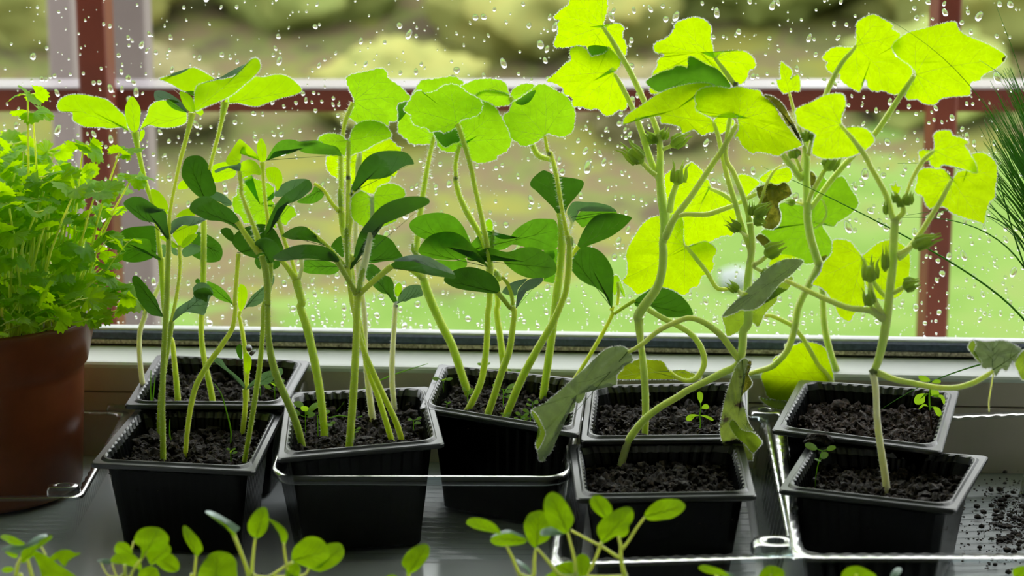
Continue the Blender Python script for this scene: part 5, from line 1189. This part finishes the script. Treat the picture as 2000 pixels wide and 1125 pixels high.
# two weeds traced singly
p = Plant('weed_seedling', 'four-leaved weed seedling with a cross of leaves in the back pot right of centre', 'weed', 'tiny round-leaved weeds in the pots', 'p 243,925', 'E', hairy=0, mat='weed')
p.stem('p 243,928,9 255,860,10 250,790,10 258,740,9 255,700,8', 0, 0, sink=2, n=6)
p.leaf('p 255,705 235,670 230,630 250,617 272,632 274,665 262,700', '256,705', 0, 'weed', None)
p.leaf('p 262,740 280,712 305,710 320,735 298,748', '262,738', 0, 'weed', None)
p.leaf('p 250,795 215,800 190,830 160,834 148,815 165,790 200,783 230,788', '250,793', 0, 'weed', None)
p.leaf('p 255,793 300,793 335,808 352,826 335,832 300,812', '255,794', 0, 'weed', None)
p.done()
p = Plant('weed_seedling', 'largest weed, red-stemmed with rounded leaves, at the right of the back right pot', 'weed', 'tiny round-leaved weeds in the pots', 'x 458,775', 'G', hairy=0, mat='weed')
p.stem('x 458,778,16 445,690,16 435,600,15', 0, 0, sink=2, n=6, mat='seedcoat'); p.stem('x 435,600,14 432,500,13 440,440,12', 0, 0, n=6)
for o_, h_ in (('352,352 395,352 435,375 432,395 385,395 358,378', '440,440'), ('450,400 475,380 515,385 510,408 470,408', '440,440'), ('438,450 470,440 500,465 500,500 470,508 445,485', '435,450'),
               ('430,485 400,482 400,540 370,560 335,562 318,535 335,495 370,482 400,482', '432,485'), ('435,495 490,490 530,495 548,530 538,565 518,520 490,505', '435,495'),
               ('352,595 375,565 400,558 425,578 395,572 370,590', '430,580'), ('460,578 500,585 520,615 518,648 490,645 470,610', '440,578')):
    p.leaf('x '+o_, h_, 0, 'weed', None)
p.stem('x 435,488,8 400,484,7', 0, 0, n=5); p.stem('x 438,580,8 462,578,7', 0, 0, n=5)
p.done()
def blade(path, label, Y0, Y1, mat='weed', name='grass_blade', cat='grass'):
    pts = parse(path); sm_ = catmull([(x, y, w_ or 3) for x, y, w_ in pts], 6); k = len(sm_)-1
    P3 = [P(x, y, Y0+(Y1-Y0)*i/k) for i, (x, y, _) in enumerate(sm_)]; m_ = MB(); m_.tube(P3, [max(.5, t[2])*.5*mpp(q) for t, q in zip(sm_, P3)], 5)
    tag(m_.build(name, mat), label, cat, 'thin grass shoots in the pots')
def potY(px, py, key): return PZ(px, py, POTS[key][2]).y
y_ = potY(294, 838, 'A'); blade('h 238,885,8 245,760,9 240,600,10 243,460,6', 'straight grass shoot left of the tallest stalk, taller of the pair, front left pot', y_, y_)
blade('h 240,870,8 250,740,10 265,600,10 275,500,5', 'grass shoot leaning right in the pair beside the tallest stalk, front left pot', y_, y_)
y_ = potY(333, 864, 'A'); blade('h 395,990,10 382,940,12 380,870,9 382,820,4', 'short pale grass shoot just right of the tallest stalk', y_, y_)
y_ = potY(448, 868, 'A'); blade('h 825,1010,10 828,900,12 795,760,11 760,640,9 710,562,4', 'curved grass shoot in the middle of the front left pot', y_, y_)
y_ = potY(640, 820, 'C'); blade('g 760,965,8 800,930,9 870,870,9 1000,720,10 1060,640,9 X 700,765,3 760,735,3 836,710,1.2', 'long green runner arching right behind the stalks of the tilted pot', y_, y_+.05)
blade('g 900,815,9 980,795,9 1060,803,9 X 700,815,3 720,808,2', 'short green runner lying across the soil of the tilted pot', y_, y_)
y_ = potY(1246, 886, 'F')

# ================================================================ celery in the terracotta pot
def celery_leaf(seed):
    q = random.Random(seed); pts = []; lob = 3
    n = 54
    for i in range(n):
        a = -2.35+4.7*i/(n-1); k = abs(math.cos(a*lob/2*1.02)); r_ = .74+.26*k**.6
        r_ *= 1-.11*((i % 4) > 1); r_ *= 1-.15*abs(a)/2.35; pts.append((math.sin(a)*r_, math.cos(a)*r_))
    v = [Vector((0, 0, 0))]+[Vector((x*.5, y*.5, .05*math.sin(5*x+seed))) for x, y in pts]+[Vector((x, y, -.10*(x*x+y*y)+.07*math.sin(4*x+seed)+.05*math.sin(6*y))) for x, y in pts]
    f = [(0, 1+i, 2+i) for i in range(n-1)]+[(1+i, 1+n+i, 2+n+i, 2+i) for i in range(n-1)]
    me = bpy.data.meshes.new('leaf'); me.from_pydata([tuple(t) for t in v], [], f); me.materials.append(MATS['parsley']); me.polygons.foreach_set('use_smooth', [True]*len(f))
    ul = me.uv_layers.new(name='UVMap')
    for l in me.loops: ul.data[l.index].uv = (v[l.vertex_index].x*.4+seed, v[l.vertex_index].y*.4)
    return me
CL = [celery_leaf(s) for s in range(4)]
q_ = random.Random(21)
spec = []
for k in range(430):
    a = q_.uniform(0, 2*PI); r_ = .073*math.sqrt(q_.random()); x = TX+r_*math.cos(a); y = TY+r_*math.sin(a)
    if x < TX+.008: continue
    t = q_.random()
    H = q_.uniform(.075, .128) if t < .56 else q_.uniform(.02, .078)
    dxn = (x-TX)/.075; lx = max(0, dxn-.35)*.040+q_.gauss(.002, .008); ly = (y-TY)*.30+q_.gauss(0, .006)
    H *= 1-.24*max(0, dxn)-.02
    spec.append((x, y, H, lx*H/.09, ly*H/.09))
for k in range(60):                  # low ones spilling over the front and right of the rim
    a = q_.uniform(-1.65, .15); r_ = q_.uniform(.052, .074); x = TX+r_*math.cos(a); y = TY+r_*math.sin(a); H = q_.uniform(.012, .050)
    spec.append((x, y, H, math.cos(a)*q_.uniform(.003, .02)*.09/max(H, .03), math.sin(a)*q_.uniform(.003, .016)*.09/max(H, .03)))
# those seen apart at the edge
spec += [(P(70, 600, TY).x, TY-.01, .155, .004, 0), (P(88, 600, TY).x, TY, .142, -.002, 0), (P(150, 600, TY).x, TY-.02, .095, .022, -.01), (P(168, 600, TY).x, TY-.01, .118, .028, 0), (P(160, 600, TY).x, TY, .10, .036, 0), (P(172, 600, TY).x, TY-.01, .06, .030, 0), (P(140, 600, TY).x, TY, .12, .012, 0)]
for k, (x, y, H, lx, ly) in enumerate(spec):
    b = Vector((x, y, .110)); tall = H > .07
    root = empty('celery_seedling', b); tag(root, 'one of the thin-stalked celery seedlings crowding the terracotta pot', 'seedling', 'celery seedlings crowding the terracotta pot')
    tip = b+Vector((lx, ly, H)); pts = [b+Vector((lx*max(t,0)**1.8, ly*max(t,0)**1.8, H*t)) for t in (-.03, .2, .4, .6, .8, 1)]
    m_ = MB(); rr = .00075 if tall else .0005; m_.tube(pts, [rr*1.2, rr*1.1, rr, rr, rr*.9, rr*.8], 6); m_.build('stem', 'stem', root)
    nl = 3 if tall else 2; s0 = q_.uniform(.0095, .0145) if tall else q_.uniform(.008, .014); az = q_.uniform(0, 2*PI)
    if H > .14: s0 = .0115
    for j in range(nl):
        an = az+(j-1)*1.5; sc = s0*(1 if j == 1 else .82)
        off = Vector((math.cos(an), math.sin(an), .15))*s0*.45*(1 if nl > 1 else 0); o_ = tip+off
        stalk = MB(); stalk.tube([tip-Vector((0, 0, .0005)), o_], [rr*.7, rr*.5], 5); stalk.build('leaf_stalk', 'stem', root)
        o = bpy.data.objects.new('leaf', CL[q_.randrange(4)]); COL.objects.link(o)
        M = Matrix.Translation(o_) @ Matrix.Rotation(an-PI/2, 4, 'Z') @ Matrix.Rotation(q_.uniform(-.9, .7), 4, 'X') @ Matrix.Rotation(q_.gauss(0, .55), 4, 'Y') @ Matrix.Scale(sc, 4)
        o.parent = root; o.matrix_parent_inverse = Matrix.Identity(4); o.matrix_basis = Matrix.Translation(-b) @ M

# ================================================================ chives / grass plant at the right edge
gx_, gy_ = P(2190, 700, 1.16).x, 1.16
gp = empty('black_pot', (gx_, gy_, 0)); tag(gp, 'dark pot of fine grassy blades mostly beyond the right edge', 'pot')
m_ = MB(); m_.rings(lathe([(.022,.002),(.030,.002),(.036,.05),(.038,.052),(.038,.056),(.035,.056),(.034,.048)], gx_, gy_, 48), True, True); m_.build('pot_body', 'black_plastic', gp)
ch = empty('chive_plant', (gx_, gy_, .048)); tag(ch, 'clump of thin dark green grassy blades arching in from the right edge', 'plant')
q_ = random.Random(9)
def smooth3(c):
    c = [Vector(t) for t in c]; L = sum((b-a).length for a, b in zip(c, c[1:])); m = 28; out = [c[0]]; step = L/m
    for a, b in zip(c, c[1:]):
        n = max(1, round((b-a).length/step)); out += [a.lerp(b, i/n) for i in range(1, n+1)]
    for _ in range(14): out = [out[0]]+[(out[i-1]+out[i]*2+out[i+1])/4 for i in range(1, len(out)-1)]+[out[-1]]
    return out
def cb(path, Y0, Y1, w_=4.2):
    pts = parse(path); base = Vector((gx_+q_.uniform(-.012, .012), gy_+q_.uniform(-.012, .012), .046))
    P2 = [P(x, y, Y0+(Y1-Y0)*i/(len(pts)-1)) for i, (x, y, _) in enumerate(pts)]
    ctl = [tuple(base)]+[tuple(t) for t in P2]; sm_ = smooth3(ctl); k = len(sm_)-1
    m_ = MB(); m_.tube(sm_, [w_*.5*mpp(t)*(1-.85*(i/k)**2.2) for i, t in enumerate(sm_)], 6); m_.build('blade', 'chive', ch)
for s_ in ['u 1125,600 940,440 700,330 500,298 200,335', 'u 1125,780 900,695 700,655 450,660 260,715', 'u 1125,970 950,860 700,745 450,700 130,735',
           'X 2010,605 1930,560 1850,501 1780,467 1690,420 1601,375 1550,350 1492,327', 'x 1125,160 900,235 600,330 320,430 75,600',
           't 1125,420 1070,240 975,40', 't 1125,470 1040,380 960,390 880,330', 'X 2010,470 1960,400 1935,340 1905,290', 't 1125,230 1060,140 1125,90',
           'u 1125,1110 1040,850 950,500 880,130 830,0', 'u 1125,700 1000,600 850,430 780,270', 'u 1125,880 980,760 860,620 775,510', 'u 1125,900 1000,810 850,720',
           'X 2010,330 1900,160 1790,50 1718,28']:
    bk = '1718,28' in s_; cb(s_, 1.17+.1*bk, 1.20+q_.uniform(-.02, .04)+.07*bk, 3 if bk else 4.6)
for k in range(190):
    x1 = q_.triangular(1890, 2060, 1950); y1 = q_.uniform(130, 330) if x1 > 1930 else q_.uniform(190, 400)
    xm = x1+(2190-x1)*q_.uniform(.45, .62)+q_.uniform(-10, 10); ym = y1+(640-y1)*q_.uniform(.5, .62)
    cb('X %.0f,%.0f %.0f,%.0f %.0f,%.0f' % (xm+(2190-xm)*.4, ym+110, xm, ym, x1, y1), 1.16, 1.16+q_.uniform(-.04, .07), q_.uniform(4.2, 6.8))

# ================================================================ brassica seedlings in front
YF = .93
bx = empty('seed_tray', (P(900, 1125, .92).x, .915, .001)); tag(bx, 'low dark seed tray at the very bottom of the picture holding the foreground seedlings', 'tray')
m_ = MB(); m_.rings([[Vector((sx*w_-.01, .915+sy*d_, z)) for sx, sy in ((-1,-1),(1,-1),(1,1),(-1,1))] for w_, d_, z in ((.262,.045,.002),(.268,.049,.026),(.272,.053,.0265),(.272,.053,.028),(.266,.048,.028),(.264,.046,.020))], True, True)
m_.build('tray_body', 'black_plastic', bx, False)
m_ = MB(); nx, ny = 70, 12
for j in range(ny+1):
    for i in range(nx+1):
        X = -.01-.262+.524*i/nx; Y = .915-.044+.088*j/ny; m_.v.append(Vector((X, Y, .0215+.002*noise.noise(Vector((X*90, Y*90, 0))))))
for j in range(ny):
    for i in range(nx): a = j*(nx+1)+i; m_.f.append((a, a+1, a+nx+2, a+nx+1))
m_.build('soil', 'soil', bx)
def front(label, base, stems, leaves, Y=YF):
    root = Plant('brassica_seedling', label, 'seedling', 'round-leaved seedlings along the bottom edge', 'X 1000,1125', z=.05, hairy=0, mat='vinestem')
    bpt = P(base, 1125, Y); foot = Vector((bpt.x, .925, .021)); root.root.location = foot; root.Y = Y
    # main stem from the soil up to just inside the picture
    up = P(base, 1120, Y); m_ = MB(); m_.tube([foot+Vector((0, 0, -.001)), foot.lerp(up, .5), up], [.0011]*3, 8); m_.build('stem', 'vinestem', root.root)
    for s_ in stems:
        pts = parse(s_); x, y, w_ = pts[-1]
        sm_ = [(a, b_, c if c else 6) for a, b_, c in pts]
        if sm_[-1][1] > 1105: sm_.append((base, 1125, sm_[-1][2]))
        P3 = [P(a, b_, Y) for a, b_, _ in catmull(sm_, 5)]; ws = [c[2] for c in catmull(sm_, 5)]
        m_ = MB(); m_.tube(P3, [c*.5*mpp(t) for c, t in zip(ws, P3)], 8); m_.build('leaf_stalk', 'vinestem', root.root)
    for i, (o_, h_, tip, mt) in enumerate(leaves):
        root.leaf(o_, h_, (-.25+.18*i), mt, 'mid', tip, gy=-.15 if mt != 'topsheen' else -.6, cup=.15, wave=.06, vm='veindark')
front('foreground seedling with several long leaves at the bottom left corner', 40, ['A 170,886,50 200,760,44 235,680,34', 'A 360,900,50 330,780,44 310,700,36', 'A 510,650,24 480,590,22 460,560,20'],
  [('A 340,600 430,618 520,660 620,730 720,800 850,900 700,960 500,960 440,800 390,690', '400,960', '350,605', 'sprout'),
   ('A 235,730 240,610 330,560 420,500 520,450 577,428 577,465 520,512 460,560 400,600 420,620 350,680 290,730', '250,720', '570,440', 'sprout'),
   ('A 290,552 350,480 440,428 530,423 480,482 400,532 310,570', '300,560', '520,430', 'topsheen'),
   ('A 3,440 60,423 150,445 230,490 282,532 200,542 120,530 60,490 20,470', '280,535', '10,440', 'sprout'),
   ('A 8,600 50,558 150,533 280,535 300,582 230,612 200,642 120,620 60,600', '290,560', '15,600', 'topsheen'),
   ('A 50,615 150,620 200,650 180,687 120,670', '200,660', '55,618', 'sprout'),
   ('A 558,685 600,640 660,600 740,588 800,605 830,625 897,625 880,652 820,680 760,722 720,782 640,700 600,722', '680,800', '890,628', 'sprout'),
   ('A 13,820 60,783 120,780 160,812 120,842 60,852', '165,815', '18,820', 'sprout')])
front('foreground seedling cluster of five round leaves, left of the big dark front pot wall', 240, ['A 1640,600,36 1560,720,36 1480,830,36 1450,900,36', 'A 1390,760,40 1395,900,44', 'A 1130,740,16 1210,880,20', 'A 1250,745,20 1300,880,22', 'A 1490,500,20 1470,590,18'],
  [('A 1498,470 1530,398 1600,350 1700,337 1800,360 1872,430 1887,490 1850,562 1780,602 1700,602 1640,612 1590,682 1560,702 1580,620 1560,560 1510,522', '1590,690', '1780,360', 'sprout'),
   ('A 1630,640 1680,568 1760,530 1850,508 1907,570 1902,630 1840,682 1740,742 1680,762 1650,702', '1670,755', '1895,560', 'sprout'),
   ('A 1743,740 1800,680 1900,638 1962,680 2002,750 1992,822 1920,847 1830,822 1780,780', '1985,840', '1790,700', 'sprout'),
   ('A 1228,710 1290,640 1380,623 1480,640 1540,690 1582,770 1565,832 1500,792 1400,760 1280,747', '1570,820', '1240,715', 'sprout'),
   ('A 1278,560 1310,513 1350,503 1420,520 1472,590 1472,640 1380,627 1288,632', '1470,640', '1300,530', 'sprout'),
   ('A 1545,850 1600,798 1680,773 1750,800 1772,850 1770,900 1600,960 1550,900', '1600,950', '1740,810', 'sprout'),
   ('A 1078,715 1140,693 1220,698 1237,745 1150,747', '1240,740', '1085,718', 'topsheen')])
front('foreground seedling with one serrated upright leaf in front of the left front pot', 375, ['B 190,640,26 180,750,32 165,890,36'],
  [('B 38,345 60,323 100,343 160,400 220,470 250,530 264,590 232,632 200,668 170,642 120,570 70,490 45,420', '190,660', '50,335', 'sprout')])
front('foreground seedling with one big round scalloped leaf cut by the bottom edge at the left', 425, ['B 420,900,40 430,960,40'],
  [('B 212,850 240,780 300,690 340,640 430,608 520,618 580,650 632,710 642,790 632,960 400,1000 220,960', '400,990', '430,620', 'sprout')], .92)
front('foreground seedling with a silvery edge-on leaf at left and two upright stalks', 495, ['B 600,400,50 680,600,44 740,760,44 780,900,50', 'B 850,460,30 830,620,34 815,780,42 805,900,50', 'B 1165,520,26 1180,650,32 1195,760,30 1190,900,30'],
  [('B 300,185 400,235 490,290 560,350 627,412 612,452 560,390 480,300 380,240', '610,430', '305,188', 'sprout'),
   ('B 298,180 310,157 380,168 480,218 580,278 642,320 678,350 642,392 612,412 560,342 500,282 400,232', '620,410', '302,175', 'topsheen'),
   ('B 763,330 780,260 840,170 900,124 962,119 990,168 997,260 982,362 930,432 870,467 830,452 780,402', '860,465', '950,125', 'sprout'),
   ('B 948,215 1010,243 1100,288 1172,350 1203,400 1214,450 1192,510 1175,548 1140,502 1120,422 1060,332 1000,262', '1165,540', '955,218', 'sprout')])
front('foreground seedling with two overlapping round leaves in front of the clear tray', 570, ['B 1265,730,36 1150,800,34 1050,870,38 1010,900,40', 'B 1450,795,26 1400,870,30'],
  [('B 1188,790 1250,738 1320,750 1352,800 1342,870 1300,940 1200,960', '1200,950', '1330,770', 'sprout'),
   ('B 1253,650 1280,570 1350,500 1420,453 1500,443 1580,470 1642,530 1684,600 1672,680 1620,752 1560,802 1470,802 1380,772 1310,742 1258,712', '1265,715', '1660,600', 'sprout'),
   ('B 1458,800 1560,795 1630,740 1680,650 1650,540 1700,518 1790,518 1832,570 1842,640 1802,712 1720,782 1600,834 1530,832', '1470,800', '1825,580', 'sprout')])
front('foreground seedling with a single oval leaf in front of the gap between the tray pots', 798, ['D 560,960,40 555,1010,38'],
  [('D 483,870 500,800 560,718 640,668 720,638 772,650 797,700 782,780 722,870 650,942 582,972 552,1005 530,932', '560,980', '765,655', 'sprout'),
   ('D 318,1000 370,983 430,1000 440,1050 330,1050', '380,1050', '330,1000', 'sprout')])
front('foreground seedling left of the central crowd with an edge-on leaf pointing left', 1020, ['D 1650,660,30 1720,800,38 1800,990,42', 'E 265,690,30 250,820,40 235,1000,44'],
  [('D 1203,410 1230,363 1320,348 1420,368 1520,420 1570,480 1592,522 1560,532 1490,512 1400,497 1300,472 1238,440', '1590,525', '1210,400', 'sprout'),
   ('D 1473,590 1560,540 1700,523 1800,558 1882,590 1842,642 1700,662 1580,667 1500,642', '1875,600', '1480,590', 'sprout'),
   ('D 1470,570 1530,528 1660,483 1780,518 1872,570 1750,542 1600,532', '1870,570', '1480,565', 'topsheen'),
   ('E 133,470 145,380 190,308 260,278 340,273 390,360 450,440 432,552 380,612 290,657 270,692 200,640 165,570', '275,690', '300,285', 'sprout'),
   ('D 1758,820 1800,828 1880,880 1922,940 1912,982 1870,932 1800,880', '1915,975', '1762,822', 'topsheen')])
front('foreground seedling with the tall oval leaf in front of the clear tray corner', 1125, ['E 280,690,30 400,830,40 540,990,44', 'E 620,510,30 660,660,34 700,830,38 712,1000,38'],
  [('E 353,200 370,130 420,73 470,66 540,98 590,158 632,220 667,290 692,360 672,430 640,482 622,522 570,520 500,482 430,442 380,362 356,280', '620,520', '430,80', 'sprout'),
   ('E 313,510 340,478 430,453 500,488 582,530 520,550 430,552 330,547', '600,525', '320,505', 'topsheen'),
   ('E 378,1000 440,960 500,890 560,848 650,836 712,870 732,960 760,1010 600,1050', '700,1000', '520,870', 'sprout'),
   ('E 698,830 740,768 800,753 862,800 877,870 852,950 820,1000 750,1000 708,920', '780,1010', '760,765', 'sprout')], .925)
front('foreground seedling with a branching stalk and three oval leaves before the middle right pot', 1222, ['E 1190,560,36 1215,680,40 1215,800,44 1240,920,50 1265,1000,52', 'E 660,490,30 750,540,30 900,620,30 1050,700,34 1200,805,38', 'E 1480,345,30 1380,480,34 1300,610,36 1232,700,38', 'E 1000,620,40 950,760,36 890,900,36 860,1000,36'],
  [('E 868,170 890,118 940,98 1000,108 1060,150 1112,220 1122,280 1080,322 1030,352 960,312 900,252', '1050,345', '910,110', 'sprout'),
   ('E 948,480 960,430 1020,358 1120,288 1220,238 1300,228 1347,260 1360,330 1342,390 1306,440 1302,510 1262,557 1210,572 1160,555 1080,602 1010,630 980,580 953,530', '1005,620', '1330,260', 'sprout'),
   ('E 1478,330 1500,268 1580,188 1660,148 1780,138 1872,153 1927,200 1932,240 1880,302 1780,357 1680,372 1560,382 1500,362', '1480,340', '1925,215', 'sprout')], .935)
front('foreground seedling leaf with silvery tip in the gap left of the right front pot', 1400, ['G 200,545,10 190,600,12'],
  [('G 43,490 70,471 120,480 180,500 232,540 150,532 80,517', '230,540', '50,485', 'sprout'), ('G 150,505 230,518 264,540 200,547', '262,540', '155,506', 'topsheen')])
front('foreground seedling, round leaf tip in front of the snap tab at the bottom', 1505, ['G 480,600,12 480,620,12'], [('G 403,545 440,488 490,476 550,500 557,545 500,600 420,590', '480,600', '490,480', 'sprout')])
front('foreground seedling, broad leaf crest in front of the right front pot', 1672, ['G 1000,600,12 1000,620,12'], [('G 903,530 940,488 1000,478 1060,500 1112,545 1000,600 920,580', '1000,600', '1000,480', 'sprout'), ('G 1193,545 1220,498 1250,486 1267,505 1240,545 1210,562', '1205,560', '1255,490', 'topsheen')])
front('foreground seedling, leaf edge at the bottom right corner', 1985, ['G 1960,540,12 1950,600,12'], [('G 1933,500 1980,478 2020,490 2020,560 1943,542', '1950,545', '2015,490', 'sprout')])
